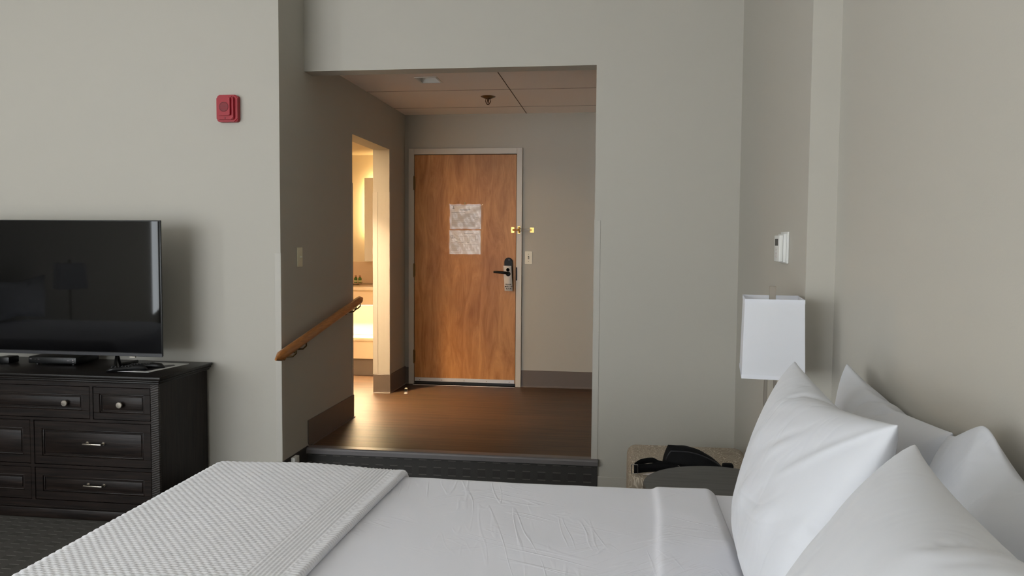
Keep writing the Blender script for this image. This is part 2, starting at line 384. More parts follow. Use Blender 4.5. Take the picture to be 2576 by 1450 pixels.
def rrect(w, h, r, n=6, cx=0, cz=0):
    pts = []
    for (sx, sz, a0) in ((1, 1, 0), (-1, 1, 90), (-1, -1, 180), (1, -1, 270)):
        for i in range(n+1):
            a = math.radians(a0+90*i/n); pts.append((cx+sx*(w/2-r)+r*math.cos(a), cz+sz*(h/2-r)+r*math.sin(a)))
    return pts
def rplate(bm, cx, cz, y0, y1, w, h, r, n=6):    # rounded plate facing -Y
    extrude(bm, [(x, y0, z) for x, z in rrect(w, h, r, n, cx, cz)], (0, y1-y0, 0))
def text(name, s, size, loc, mat, parent, depth=.0004, rot=(math.radians(90), 0, 0), bold=0, align='CENTER', roty=0):
    cu = bpy.data.curves.new(name, 'FONT'); cu.body = s; cu.size = size; cu.extrude = depth; cu.align_x = align; cu.offset = bold; cu.resolution_u = 3
    o = bpy.data.objects.new('tmp', cu); C.objects.link(o)
    me = bpy.data.meshes.new_from_object(o); bpy.data.objects.remove(o)
    me.transform(Matrix.Translation(loc) @ Euler(rot).to_matrix().to_4x4() @ Matrix.Rotation(roty, 4, 'Z'))
    return link(name, me, mat, parent)
def struct(name, bm, mat, parent=None, **k):
    o = obj(name, bm, mat, parent, **k); o['kind'] = 'structure'; return o
def dup(root, delta, label=None, rz=None):
    r = root.copy(); C.objects.link(r); r.location = root.location+Vector(delta)
    if rz is not None: r.rotation_euler.z = rz
    if label: r['label'] = label
    for ch in list(root.children):
        c = ch.copy(); C.objects.link(c); c.parent = r
        for g in list(ch.children):
            d = g.copy(); C.objects.link(d); d.parent = c
    return r

# ---------------------------------------------------------------- pillow shapes
# Each pillow is two sheets of cloth sewn along the rim, held at its corners and inflated with
# Blender's cloth solver in a scratch scene; the slack cloth gives the real folds.
def simulate_pillow(L, W_, nu, nv, seed, press, tf, tn, bf, bn, frames=70, bend=.4, comp=25, grav=.015, slack=-.02, bump=0):
    tmp = bpy.data.scenes.new('cloth_bench')
    r = np.random.default_rng(seed); n = nu*nv
    idx0 = np.arange(n).reshape(nu, nv); mask = np.zeros((nu, nv), bool); mask[0] = mask[-1] = True; mask[:, 0] = mask[:, -1] = True
    idx1 = np.where(mask, idx0, idx0+n); used = np.unique(np.concatenate([idx0.ravel(), idx1.ravel()])); remap = -np.ones(2*n, int); remap[used] = np.arange(len(used))
    F = []
    for idx, fl in ((idx0, 0), (idx1, 1)):
        f = np.stack([idx[:-1, :-1], idx[1:, :-1], idx[1:, 1:], idx[:-1, 1:]], -1).reshape(-1, 4); F.append(f[:, ::-1] if fl else f)
    F = remap[np.concatenate(F)]
    u = np.linspace(-L/2, L/2, nu); v = np.linspace(-W_/2, W_/2, nv); U, V = np.meshgrid(u, v, indexing='ij')
    b = np.sin(np.pi*(U/L+.5))*np.sin(np.pi*(V/W_+.5)); s = U/L+.5; t = V/W_+.5
    nz = sum(np.sin(U*r.uniform(5, 30)*r.choice([-1, 1])+V*r.uniform(5, 30)+r.uniform(0, 6))*.003 for _ in range(6))
    tf, tn, bf, bn = [np.array(p, float) for p in (tf, tn, bf, bn)]
    S1, T1 = s[..., None], t[..., None]; Q = bf*(1-S1)*(1-T1)+bn*S1*(1-T1)+tn*S1*T1+tf*(1-S1)*T1
    Q[..., 2] += bump*np.exp(-((s-.22)/.13)**2)*t**3
    nn = np.cross(bn-bf, tf-bf); nn /= np.linalg.norm(nn); nn = nn if nn[0] < 0 else -nn
    Q2 = np.stack([Q+nn*(.02*b+nz*b)[..., None], Q-nn*(.02*b-nz*b)[..., None]]).reshape(-1, 3)[used]
    me = bpy.data.meshes.new('cloth'); me.from_pydata(Q2.tolist(), [], F.tolist()); o = bpy.data.objects.new('cloth', me); tmp.collection.objects.link(o)
    pins = [idx0[0, -1], idx0[-1, -1], idx0[0, 0], idx0[-1, 0]]+([idx0[int(.22*(nu-1)), -1]] if bump else [])
    vg = o.vertex_groups.new(name='pin'); vg.add([int(remap[i]) for i in pins], 1, 'REPLACE')
    m = o.modifiers.new('c', 'CLOTH'); q = m.settings
    q.quality = 8; q.mass = .25*2240/(nu*nv); q.tension_stiffness = 50; q.compression_stiffness = comp; q.shear_stiffness = 4; q.bending_stiffness = bend; q.air_damping = 3
    q.shrink_min = slack; q.vertex_group_mass = 'pin'; q.pin_stiffness = 5
    q.use_pressure = True; q.uniform_pressure_force = press; q.effector_weights.gravity = grav
    m.collision_settings.use_collision = False
    m.point_cache.frame_start = 1; m.point_cache.frame_end = frames+1
    for f in range(1, frames+1): tmp.frame_set(f)
    dg = tmp.view_layers[0].depsgraph; e = o.evaluated_get(dg).to_mesh(); P = np.zeros(len(e.vertices)*3); e.vertices.foreach_get('co', P); P = P.reshape(-1, 3)
    G = np.stack([P[remap[idx0]], P[remap[idx1]]])
    bpy.data.objects.remove(o); bpy.data.scenes.remove(tmp)
    return G, nu, nv
zp = HS+.462
PILLOWS = {
    'B': simulate_pillow(.90, .58, 50, 34, 3, 3, (.705, 2.55, HS+.913), (.72, 1.74, HS+.875), (.68, 2.50, zp), (.68, 1.76, zp), bend=1, comp=15, grav=.01),
    'D': simulate_pillow(1.0, .74, 54, 40, 4, 10, (.71, 1.79, HS+.865), (.69, .98, HS+.93), (.60, 1.74, zp), (.58, .94, zp), bump=.052),
    'A': simulate_pillow(.96, .75, 64, 46, 5, 10, (.480, 2.22, HS+.962), (.512, 1.50, HS+.95), (.335, 2.20, zp), (.30, 1.46, zp)),
    'C': simulate_pillow(1.04, .80, 64, 46, 8, 14, (.468, 1.30, HS+.966), (.42, .52, HS+1.02), (.20, 1.38, zp), (.17, .55, zp)),
}

# ================================================================= the shell
T = .14
bm = B(); box(bm, XW-T, XB+T, YW-T, Y0+.02, -.1, 0); struct('floor', bm, M['carpet'])
bm = B(); box(bm, XW-T, XB+T, YW-T, Y0+T, ZR, ZR+.1); struct('ceiling', bm, M['white'])
# raised hall floor (also the bathroom's)
bm = B(); box(bm, -4.6, XC, Y0+.012, 8.0, HS-.1, HS); struct('floor_hall', bm, M['planks'])
# television wall
bm = B(); box(bm, XW, XL, YT, YT+T, 0, ZR); struct('wall_back_left', bm, M['paint'])
# left wall of the hall with the bathroom opening
bm = B(); x0 = XL-TW
box(bm, x0, XL, YT+T, YB0, 0, ZR); box(bm, x0, XL, YB1, Y1, HS, ZR); box(bm, x0, XL, YB0, YB1, ZB, ZR)
struct('wall_hall_left', bm, M['paint'])
# wall with the wide opening to the hall
bm = B(); box(bm, XL, XR, Y0, YS, ZH, ZR); box(bm, XR, XC+T, Y0, YS, 0, ZR)
struct('wall_back', bm, M['paint'])
bm = B(); box(bm, -2.05, XC+T, Y1, Y1+T, HS, 2.9); struct('wall_hall_back', bm, M['paint'])
bm = B(); box(bm, .35, .35+T, YS, Y1, HS, 2.9); struct('wall_hall_right', bm, M['paint'])
bm = B(); hx0, hx1, hy0, hy1 = -1.390, -1.256, 5.375, 5.548
box(bm, XL, hx0, YS, Y1, ZC, ZC+.05); box(bm, hx1, .35, YS, Y1, ZC, ZC+.05); box(bm, hx0, hx1, YS, hy0, ZC, ZC+.05); box(bm, hx0, hx1, hy1, Y1, ZC, ZC+.05)
struct('ceiling_hall', bm, M['ceil'])
bm = B()
for yy in (5.852, 6.586): box(bm, XL, .35, yy-.0022, yy+.0022, ZC-.0012, ZC+.001)
for xx in (-.806, ): box(bm, xx-.0028, xx+.0028, YS, Y1, ZC-.0015, ZC+.001)
struct('trim_ceiling_seams', bm, M['seam'])
# right-hand walls
bm = B(); box(bm, XC, XC+.3, YJ, Y0, 0, ZR); struct('wall_right_far', bm, M['paint'])
bm = B(); box(bm, XB, XB+T, YW, YJ, 0, ZR); struct('wall_right', bm, M['paint'])
# window wall and left wall with their windows
WX0, WX1, WZ0, WZ1 = -5.15, -1.85, .45, 2.8
bm = B(); box(bm, XW, WX0, YW-T, YW, 0, ZR); box(bm, WX1, XB+T, YW-T, YW, 0, ZR); box(bm, WX0, WX1, YW-T, YW, 0, WZ0); box(bm, WX0, WX1, YW-T, YW, WZ1, ZR)
struct('wall_front', bm, M['paint'])
LY0, LY1 = -2.87, -2.05
bm = B(); box(bm, XW-T, XW, YW, LY0, 0, ZR); box(bm, XW-T, XW, LY1, YT, 0, ZR); box(bm, XW-T, XW, LY0, LY1, 0, WZ0); box(bm, XW-T, XW, LY0, LY1, WZ1, ZR)
struct('wall_left', bm, M['paint'])
w = bpy.data.objects.new('window_1', None); C.objects.link(w); w.location = ((WX0+WX1)/2, YW-.07, WZ0); w['kind'] = 'structure'
bm = B()
for xx in (WX0, WX0+1.09, WX0+2.18, WX1-.05): box(bm, xx, xx+.05, YW-.1, YW-.05, WZ0, WZ1)
for zz in (WZ0, WZ1-.05): box(bm, WX0, WX1, YW-.1, YW-.05, zz, zz+.05)
obj('window_frame', bm, M['frame'], w)
bm = B(); box(bm, WX0+.02, WX1-.02, YW-.078, YW-.072, WZ0+.02, WZ1-.02); obj('pane', bm, M['glass'], w)
w = bpy.data.objects.new('window_2', None); C.objects.link(w); w.location = (XW-.07, (LY0+LY1)/2, WZ0); w['kind'] = 'structure'
bm = B()
for yy in (LY0, LY1-.05): box(bm, XW-.1, XW-.05, yy, yy+.05, WZ0, WZ1)
for zz in (WZ0, WZ1-.05): box(bm, XW-.1, XW-.05, LY0, LY1, zz, zz+.05)
obj('window_frame', bm, M['frame'], w)
bm = B(); box(bm, XW-.078, XW-.072, LY0+.02, LY1-.02, WZ0+.02, WZ1-.02); obj('pane', bm, M['glass'], w)

# bathroom shell
BY0, BY1, BX0, BZ = 4.95, 7.90, -4.4, HS+2.165
bm = B(); box(bm, BX0-T, BX0, BY0, BY1, HS, BZ); struct('wall_bathroom_left', bm, M['bath_paint'])
bm = B(); box(bm, BX0-T, XL-TW, BY1, BY1+T, HS, BZ+.1); struct('wall_bathroom_back', bm, M['bath_paint'])
bm = B(); box(bm, BX0-T, XL-TW, BY0-T, BY0, HS, BZ); struct('wall_bathroom_front', bm, M['bath_paint'])
bm = B(); box(bm, XL-TW, -1.98, Y1+T, BY1, HS, BZ); struct('wall_bathroom_right', bm, M['bath_paint'])
bm = B(); box(bm, BX0-T, XL-TW, BY0-T, BY1+T, BZ, BZ+.05); struct('ceiling_bathroom', bm, M['bath_paint'])

# cove bases, baseboards
def base_prof(bm, p0, p1, nrm, z0, h=.15, t=.006, toe=.014):
    p0, p1, n = Vector(p0), Vector(p1), Vector(nrm)
    pr = [(0, 0), (toe, 0), (toe*.55, .006), (t, .018), (t, h-.003), (t*.5, h), (0, h)]
    extrude(bm, [p0+n*(a+.0005)+Vector((0, 0, z0+b)) for a, b in pr], p1-p0)
bm = B()   # near piece with rounded toe corner
e = .0008
pr = [(Y0+.012, .165), (Y0+.012, .035), (Y0+.02, .012), (Y0+.045, .0005), (YB0, .0005), (YB0, .165)]
extrude(bm, [(XL+e, y, HS+z) for y, z in pr], (.007, 0, 0)); box(bm, XL+e, XL+.017, Y0+.05, YB0, HS+.0003, HS+.006)
struct('baseboard_hall_left', bm, M['rubber'])
bm = B(); base_prof(bm, (XL, YB1, 0), (XL, Y1-.001, 0), (1, 0, 0), HS, .16); base_prof(bm, (XL-TW, YB1, 0), (XL+.006, YB1, 0), (0, -1, 0), HS, .16)
struct('baseboard_hall_corner', bm, M['rubber'])
bm = B(); base_prof(bm, (XD+.914+.052, Y1, 0), (.349, Y1, 0), (0, -1, 0), HS, .15); base_prof(bm, (XL+.007, Y1, 0), (XD-.052, Y1, 0), (0, -1, 0), HS, .15)
struct('baseboard_hall_back', bm, M['rubber'])
bm = B(); box(bm, XL+.0005, XL+.008, YT+.002, Y0+.008, 0.001, HS+.008); struct('baseboard_left', bm, M['darkbase'])
bm = B(); base_prof(bm, (XR+.001, Y0, 0), (XC-.001, Y0, 0), (0, -1, 0), 0, .1); base_prof(bm, (XC, Y0-.01, 0), (XC, YJ, 0), (-1, 0, 0), 0, .1); bm.free() if False else None; struct('baseboard_right', bm, M['paint'])
bm = B(); base_prof(bm, (XW+.01, YT, 0), (XL-.001, YT, 0), (0, -1, 0), 0, .1); struct('baseboard_back', bm, M['darkbase'])

# step: carpeted riser and vinyl nosing
bm = B(); box(bm, XL+.001, XR+.035, Y0-.012, Y0+.0115, 0.0005, HS-.004); struct('trim_step_riser', bm, M['risercarpet'])
bm = B(); pr = [(.05, .0), (.05, .0022), (-.016, .005), (-.026, .001), (-.030, -.008), (-.030, -.030), (-.026, -.034), (-.0125, -.034), (-.0125, -.001)]
extrude(bm, [(XL+.002, Y0+y, HS+z) for y, z in pr], (XR+.036-XL, 0, 0)); struct('trim_step_nosing', bm, M['nosing'])
# corner guards (vinyl angles)
def guard(name, cx, cy, dx, dy, z0, z1, w=.034, t=.003, mat='guard'):   # wings along dx and dy from corner, standing off outside
    bm = B()
    box(bm, cx-(.0 if dx > 0 else w), cx+(w if dx > 0 else 0), cy-t*dy if dy > 0 else cy, cy if dy > 0 else cy+t, z0, z1, .0008, 1)
    box(bm, cx-t if dx > 0 else cx, cx if dx > 0 else cx+t, (cy-t) if dy > 0 else cy-w, cy+w if dy > 0 else cy+t, z0, z1, .0008, 1)
    return struct(name, bm, M[mat])
guard('trim_guard_right', XR, Y0, 1, 1, HS+.001, HS+1.409)
guard('trim_guard_left', XL, YT, -1, 1, HS+.012, HS+1.207)
guard('trim_guard_bathroom_near', XL, YB0, -1, -1, HS+.166, HS+1.697)
guard('trim_guard_bathroom_far', XL, YB1, -1, 1, HS+.161, HS+1.694)
guard('trim_guard_bathroom_inner', XL-TW, YB1, 1, 1, HS+.161, HS+1.694, w=.04)

# ================================================================= entry door
d1 = bpy.data.objects.new('door_1', None); C.objects.link(d1); d1.location = (XD+.457, Y1, HS); d1['kind'] = 'structure'
bm = B(); fx0, fx1, fz = XD-.0035, XD+.9175, HS+2.055
yf = Y1-.022
for a, b in ((fx0-.049, fx0), (fx1, fx1+.049)): box(bm, a, b, yf, Y1+.03, HS+.0005, fz+.052, .002, 1)
box(bm, fx0, fx1, yf, Y1+.03, fz, fz+.052, .002, 1)
obj('door_frame', bm, M['frame'], d1)
LF = Y1-.014      # leaf front face
bm = B(); box(bm, XD, XD+.914, LF, LF+.03, HS+.025, HS+2.05, .0015, 1); leaf = obj('door_leaf', bm, M['doorwood'], d1)
bm = B(); box(bm, fx0, fx1, LF+.012, LF+.03, HS+.001, fz)
obj('jamb_gap', bm, M['shelfdark'], d1)
bm = B(); lathe(bm, [(.0, -.004), (.007, -.004), (.009, 0), (.009, .002)], (XD+.457, LF, HS+1.623), 16, 'Y'); obj('peephole', bm, M['oldbrass'], leaf, angle=40)
sw = B(); box(sw, XD+.004, XD+.91, LF-.006, LF, HS+.029, HS+.062, .0015, 1); swo = obj('door_sweep', sw, M['alu'], leaf)
bm = B(); box(bm, XD+.004, XD+.91, LF-.003, LF+.004, HS+.008, HS+.029); obj('sweep_seal', bm, M['black'], leaf)
for i in range(5):
    bm = B(); cyl(bm, (XD+.05+i*.2035, LF-.0075, HS+.042), (XD+.05+i*.2035, LF-.005, HS+.042), .0035, n=10); obj('screw', bm, M['oldbrass'], leaf)
for zc in (1.803, 1.026, .251):
    bm = B(); cyl(bm, (XD-.003, LF-.008, HS+zc-.055), (XD-.003, LF-.008, HS+zc+.055), .0065, n=14)
    box(bm, XD-.013, XD+.008, LF-.0035, LF, HS+zc-.052, HS+zc+.052)
    for k in (-.033, -.011, .011, .033): ring(bm, (XD-.003, LF-.008, HS+zc+k), (0, 0, 1), .0062, .0008, 14, 4)
    for k in (-.058, .058): cyl(bm, (XD-.003, LF-.008, HS+zc+k-.004), (XD-.003, LF-.008, HS+zc+k+.004), .005, n=12)
    obj('hinge', bm, M['oldbrass'], d1, angle=40)
bm = B(); box(bm, fx0, fx1, Y1-.055, Y1+.01, HS+.0005, HS+.006, .002, 1); obj('threshold', bm, M['tablemetal'], d1)
bm = B(); box(bm, fx0, fx1, Y1-.062, Y1-.0555, HS+.0005, HS+.005, .001, 1); obj('threshold_strip', bm, M['alu'], d1)
# lock: tall rounded escutcheon, hub, lever, dead-latch plate on the edge
lx = -.952
bm = B(); zt, zb, hw = HS+1.148, HS+.90, .036
pts = []
for i in range(17): a = math.pi*i/16; pts.append((lx+hw*math.cos(a), zt-hw+hw*math.sin(a)))
for i in range(9): a = math.pi+math.pi*i/8; pts.append((lx+hw*math.cos(a), zb+hw*.6+hw*.6*math.sin(a)))
extrude(bm, [(x, LF-.02, z) for x, z in pts], (0, .02, 0))
bmesh.ops.bevel(bm, geom=[e for e in bm.edges if all(abs(v.co.y-(LF-.02)) < 1e-5 for v in e.verts)], offset=.006, segments=3, affect='EDGES')
lk = obj('lock_plate', bm, M['lockblack'], leaf, angle=35)
bm = B(); cyl(bm, (lx+.006, LF-.0205, HS+1.128), (lx+.006, LF-.022, HS+1.128), .004, n=12); obj('indicator_light', bm, M['plast'], leaf)
bm = B(); lathe(bm, [(.022, 0), (.022, -.022), (.019, -.03), (.012, -.033), (.0, -.034)], (lx+.003, LF-.02, HS+1.005), 28, 'Y')
lp = [(lx+.003, LF-.05, HS+1.009), (lx-.012, LF-.06, HS+1.014), (lx-.04, LF-.064, HS+1.017), (lx-.075, LF-.064, HS+1.019), (lx-.105, LF-.060, HS+1.021), (lx-.124, LF-.055, HS+1.021)]
cyl(bm, (lx+.003, LF-.02, HS+1.008), (lx+.003, LF-.055, HS+1.008), .014, n=18)
tube(bm, lp, [.012, .0125, .012, .011, .0105, .009], 14, (.75, 1.0))
obj('lever_handle', bm, M['lockblack'], leaf, angle=50)
bm = B(); rplate(bm, -.8805, HS+1.005, yf-.003, yf+.004, .012, .115, .003); obj('strike_plate', bm, M['lockblack'], d1)

# hanger card on the lever
hz = HS+.862
th = thing('door_hanger', (lx, LF-.03, HS+1.0), 'white PLEASE MAKE UP ROOM card hanging on the black door lever', 'door hanger')
bm = B(); n = 14; lft = []; rgt = []
for i in range(n+1):
    s = i/n; z = HS+1.078-s*(.222); kk = .010*math.sin(s*math.pi*2.2)*(1 if s < .6 else .6)
    off = (.012*s); y = LF-.0415+(.018*math.exp(-((s-.42)/.12)**2))*-.4+ .006*s
    y = LF-.0325 - .013*(1-s) - .006*math.exp(-((s-.47)/.10)**2)
    lft.append(bm.verts.new((lx-.041+off, y, z))); rgt.append(bm.verts.new((lx+.031+off, y-.002, z-.002)))
for i in range(n): bm.faces.new((lft[i], rgt[i], rgt[i+1], lft[i+1]))
card = obj('card', bm, plain('white_glossy_card', (222, 216, 208), .25), th, smooth=True)
md = card.modifiers.new('thick', 'SOLIDIFY'); md.thickness = .0007
bm = B(); lathe(bm, [(.015, 0), (.0, 0)], (lx+.0005, LF-.0485, HS+1.042), 20, 'Y')
obj('finger_hole', bm, M['lockblack'], th)
for k, s in enumerate(('PLEASE', 'MAKE UP', 'ROOM')):
    text('lettering', s, .0165, (lx+.005+.001*k, LF-.0385+.0005*k, HS+.907-k*.0185), M['ink'], th, bold=.0005)

# notices in plastic sleeves
def notice(name, x0, x1, z0, z1, label, tilt):
    cxn, czn = (x0+x1)/2, (z0+z1)/2; w, h = x1-x0, z1-z0
    t = thing(name, (cxn, LF, czn), label, 'notice', 'notices taped on the entry door')
    bm = B(); box(bm, x0+.006, x1-.014, LF-.002, LF-.0003, z0+.005, z1-.005); obj('sheet', bm, M['paper'], t)
    nx, nz = 26, 14; bm = B(); g = []
    for i in range(nx+1):
        row = []
        for j in range(nz+1):
            x = x0+w*i/nx; z = z0+h*j/nz; ed = min(i, nx-i, 2)/2*min(j, nz-j, 1)
            y = LF-.0042-.0014*math.sin(i*.9+j*.7)*ed-.0012*math.cos(i*.4-j*.9)
            if i == nx: y -= .004*abs(math.sin(j*1.3)); x += .002*math.sin(j*1.9)
            row.append(bm.verts.new((x, y, z+.0015*math.sin(i*.8+z0*9)*(j in (0, nz)))))
        g.append(row)
    for i in range(nx):
        for j in range(nz): bm.faces.new((g[i][j], g[i+1][j], g[i+1][j+1], g[i][j+1]))
    obj('plastic_sleeve', bm, M['sleeve'], t, smooth=True)
    return t, cxn, czn, w, h
def lines(bm, segs, t=.0006):
    y = LF-.0024
    for (xa, za, xb, zb) in segs:
        a, b = Vector((xa, y, za)), Vector((xb, y, zb)); d = (b-a).normalized(); s = Vector((-d.z, 0, d.x))*t
        bm.faces.new([bm.verts.new(p) for p in (a-s, b-s, b+s, a+s)])
def inkobj(name, segs, mat, t, w=.0006):
    bm = B(); lines(bm, segs, w); o = obj(name, bm, M[mat], t); return o
PX0, PX1 = -1.485, -1.186
pz0, pz1 = HS+1.394, HS+1.617
t, cxn, czn, w, h = notice('fire_notice', PX0, PX1, pz0, pz1, 'upper notice on the entry door, page of printed text in a red border', 0)
a0, a1, b0, b1 = PX0+.014, PX1-.022, pz0+.012, pz1-.012
inkobj('border', [(a0, b0, a1, b0), (a1, b0, a1, b1), (a1, b1, a0, b1), (a0, b1, a0, b0)], 'redink', t, .0014)
cm = (a0+a1)/2+.0
inkobj('heading', [(cm-.045, b1-.033, cm+.04, b1-.033), (cm-.05, b1-.040, cm+.045, b1-.040), (cm-.035, b1-.047, cm+.02, b1-.047)], 'greyink', t, .0018)
inkobj('logo', [(a0+.024, b1-.006, a0+.024, b1-.022), (a0+.014, b1-.026, a0+.032, b1-.026)], 'ink', t, .0016)
seg = [(a0+.006, b1-.063, a0+.135, b1-.063)]
inkobj('subheading', seg, 'greyink', t, .0017)
random.seed(3); seg = []
z = b1-.075
while z > b0+.01: seg.append((a0+.008, z, a1-.008-random.random()*.05, z)); z -= .0058
inkobj('text_lines', seg, 'paleink', t, .0015)
qz0, qz1 = HS+1.171, HS+1.389
t, cxn, czn, w, h = notice('evacuation_plan', PX0-.003, PX1-.003, qz0, qz1, 'lower notice on the entry door, a floor plan drawing of rooms', 0)
a0, a1, b0, b1 = PX0+.012, PX1-.022, qz0+.012, qz1-.010
seg = [(a0+.03, b1-.02, a0+.055, b1-.045), (a0+.055, b1-.045, a0+.255-.03, b1-.045), (a0+.03, b1-.055, a0+.10, b1-.088), (a0+.10, b1-.088, a0+.225, b1-.088)]
for i in range(7): seg.append((a0+.082+i*.0235, b1-.045, a0+.082+i*.0235, b1-.088+(0.006 if i == 0 else 0)))
seg += [(a0+.222, b1-.03, a0+.222, b1-.076), (a0+.222, b1-.03, a0+.244, b1-.03), (a0+.244, b1-.03, a0+.244, b1-.076), (a0+.222, b1-.076, a0+.244, b1-.076),
        (a0+.244, b1-.047, a0+.258, b1-.047), (a0+.258, b1-.047, a0+.258, b1-.09)]
for i in range(6): seg.append((a0+.105+i*.026, b0+.028, a0+.105+i*.026, b0+.078))
seg += [(a0+.105, b0+.078, a0+.25, b0+.078), (a0+.105, b0+.028, a0+.25, b0+.028), (a0+.002, b1-.072, a0+.012, b1-.086), (a0+.012, b1-.086, a0+.034, b1-.09)]
inkobj('plan_lines', seg, 'greyink', t, .0006)
inkobj('plan_box', [(a0+.002, b0+.006, a0+.094, b0+.006), (a0+.094, b0+.006, a0+.094, b0+.094), (a0+.094, b0+.094, a0+.002, b0+.094), (a0+.002, b0+.094, a0+.002, b0+.006)], 'redink', t, .0009)
seg = []
for i in range(11): seg.append((a0+.008, b0+.084-i*.0065, a0+.086-random.random()*.015, b0+.084-i*.0065))
inkobj('text_lines', seg, 'paleink', t, .0015)
inkobj('heading', [(cm-.012, b1-.022+.0, cm+.065, b1-.022)], 'greyink', t, .0018)
for sg in [(a0+.19, b1-.082, a0+.19, b1-.074), (a0+.002, b1-.04, a0+.022, b1-.04), (a0+.002, b1-.062, a0+.022, b1-.062), (a0+.022, b1-.04, a0+.022, b1-.062), (a0+.002, b1-.04, a0+.002, b1-.062), (a0+.033, b1-.05, a0+.033, b1-.064), (a0+.045, b1-.095, a0+.062, b1-.095), (a0+.098, b1-.101, a0+.116, b1-.101), (a0+.15, b1-.101, a0+.166, b1-.101)]: inkobj('marker', [sg], 'ink', t, .0013)

# swing bar door guard
g = thing('swing_bar_door_guard', (-.88, LF-.01, HS+1.391), 'polished brass swing bar guard across the entry door and its frame', 'door guard')
gz = HS+1.391
bm = B(); rplate(bm, -.917, gz, LF-.003, LF, .028, .05, .003)
for sx_, sz_ in ((-.008, .018), (-.008, -.018), (.009, .018), (.009, -.018)): cyl(bm, (-.917+sx_, LF-.004, gz+sz_), (-.917+sx_, LF-.002, gz+sz_), .003, n=10)
obj('leaf_plate', bm, M['brass'], g, angle=40)
bm = B(); tube(bm, [(-.912, LF-.003, gz), (-.905, LF-.022, gz), (-.885, LF-.036, gz), (-.868, LF-.04, gz)], [.009, .006, .005, .0075], 12)
bmesh.ops.create_uvsphere(bm, u_segments=14, v_segments=10, radius=.0085, matrix=Matrix.Translation((-.866, LF-.04, gz))); obj('ball_arm', bm, M['brass'], g, smooth=True)
bm = B()
rplate(bm, -.861, gz, yf-.003, yf, .022, .064, .003); cyl(bm, (-.861, yf-.014, gz-.026), (-.861, yf-.014, gz+.026), .006, n=14)
box(bm, -.87, -.852, yf-.012, yf-.002, gz+.008, gz+.024, .002, 1); box(bm, -.87, -.852, yf-.012, yf-.002, gz-.024, gz-.008, .002, 1)
obj('frame_plate', bm, M['brass'], g, angle=40)
bm = B(); L = [(-.858, yf-.016, gz+.010), (-.80, yf-.020, gz+.0095), (-.768, yf-.021, gz+.008), (-.758, yf-.021, gz), (-.768, yf-.021, gz-.008), (-.80, yf-.020, gz-.0095), (-.858, yf-.016, gz-.010)]
tube(bm, L, .0028, 8, upv=(0, 1, 0)); obj('swing_bar', bm, M['nickel'], g, smooth=True)
bm = B(); rplate(bm, -.749, gz, Y1-.003, Y1-.0002, .036, .044, .004); cyl(bm, (-.757, Y1-.016, gz), (-.757, Y1-.003, gz), .006, n=14); obj('wall_plate', bm, M['brass'], g, angle=40)

# light switches
s = thing('light_switch', (-.777, Y1, HS+1.147), 'ivory toggle light switch on the wall right of the entry door', 'light switch')
bm = B(); rplate(bm, -.777, HS+1.148, Y1-.005, Y1-.0002, .064, .112, .004); bmesh.ops.bevel(bm, geom=[e for e in bm.edges if all(abs(v.co.y-(Y1-.005)) < 1e-5 for v in e.verts)], offset=.002, segments=2, affect='EDGES'); obj('switch_plate', bm, M['almond'], s, angle=30)
bm = B(); box(bm, -.7825, -.7715, Y1-.0062, Y1-.004, HS+1.136, HS+1.161); obj('toggle_slot', bm, M['tablemetal'], s)
bm = B(); box(bm, -.781, -.773, Y1-.016, Y1-.005, HS+1.141, HS+1.151, .0015, 1); obj('toggle', bm, M['ivory'], s)
for dz in (-.031, .031):
    bm = B(); cyl(bm, (-.777, Y1-.006, HS+1.148+dz), (-.777, Y1-.0045, HS+1.148+dz), .003, n=10); obj('screw', bm, M['oldbrass'], s)
s = thing('wall_switch', (XL, 4.545, HS+1.18), 'ivory toggle light switch on the dark hall side wall above the handrail', 'light switch')
bm = B(); box(bm, XL+.0003, XL+.006, 4.508, 4.582, HS+1.122, HS+1.238, .0018, 2); obj('switch_plate', bm, M['ivory'], s)
bm = B(); box(bm, XL+.005, XL+.020, 4.541, 4.549, HS+1.176, HS+1.189, .0015, 1, rot=None); box(bm, XL+.005, XL+.0066, 4.539, 4.551, HS+1.167, HS+1.193); obj('toggle', bm, M['ivory'], s)
# plug-in box low on the dark base by the step
s = thing('plug_in_outlet_box', (XL+.01, 4.40, .12), 'small white plastic outlet box low on the dark base beside the step', 'outlet box')
bm = B(); box(bm, XL+.0085, XL+.034, 4.375, 4.445, .112, .205, .004, 2); obj('body', bm, M['plast'], s, angle=30)
bm = B(); box(bm, XL+.0343, XL+.036, 4.385, 4.435, .13, .175, .0008, 1); obj('cover_ridges', bm, M['paper'], s)
# thermostat on the right wall
s = thing('thermostat', (XC, 3.37, HS+1.26), 'white thermostat with small display on the right wall above the lamp', 'thermostat')
bm = B(); box(bm, XC-.008, XC-.0003, 3.296, 3.428, HS+1.198, HS+1.326, .002, 2); obj('back_plate', bm, M['plast'], s, angle=30)
bm = B(); box(bm, XC-.020, XC-.008, 3.306, 3.420, HS+1.202, HS+1.318, .003, 2); box(bm, XC-.036, XC-.0205, 3.312, 3.414, HS+1.205, HS+1.312, .003, 2); obj('body', bm, M['plast'], s, angle=30)
bm = B(); box(bm, XC-.0368, XC-.0355, 3.335, 3.395, HS+1.27, HS+1.298); obj('display', bm, M['bezel'], s)
for k in range(3):
    bm = B(); box(bm, XC-.0372, XC-.0358, 3.35, 3.38, HS+1.222+k*.013, HS+1.229+k*.013, .001, 1); obj('button', bm, M['paper'], s)

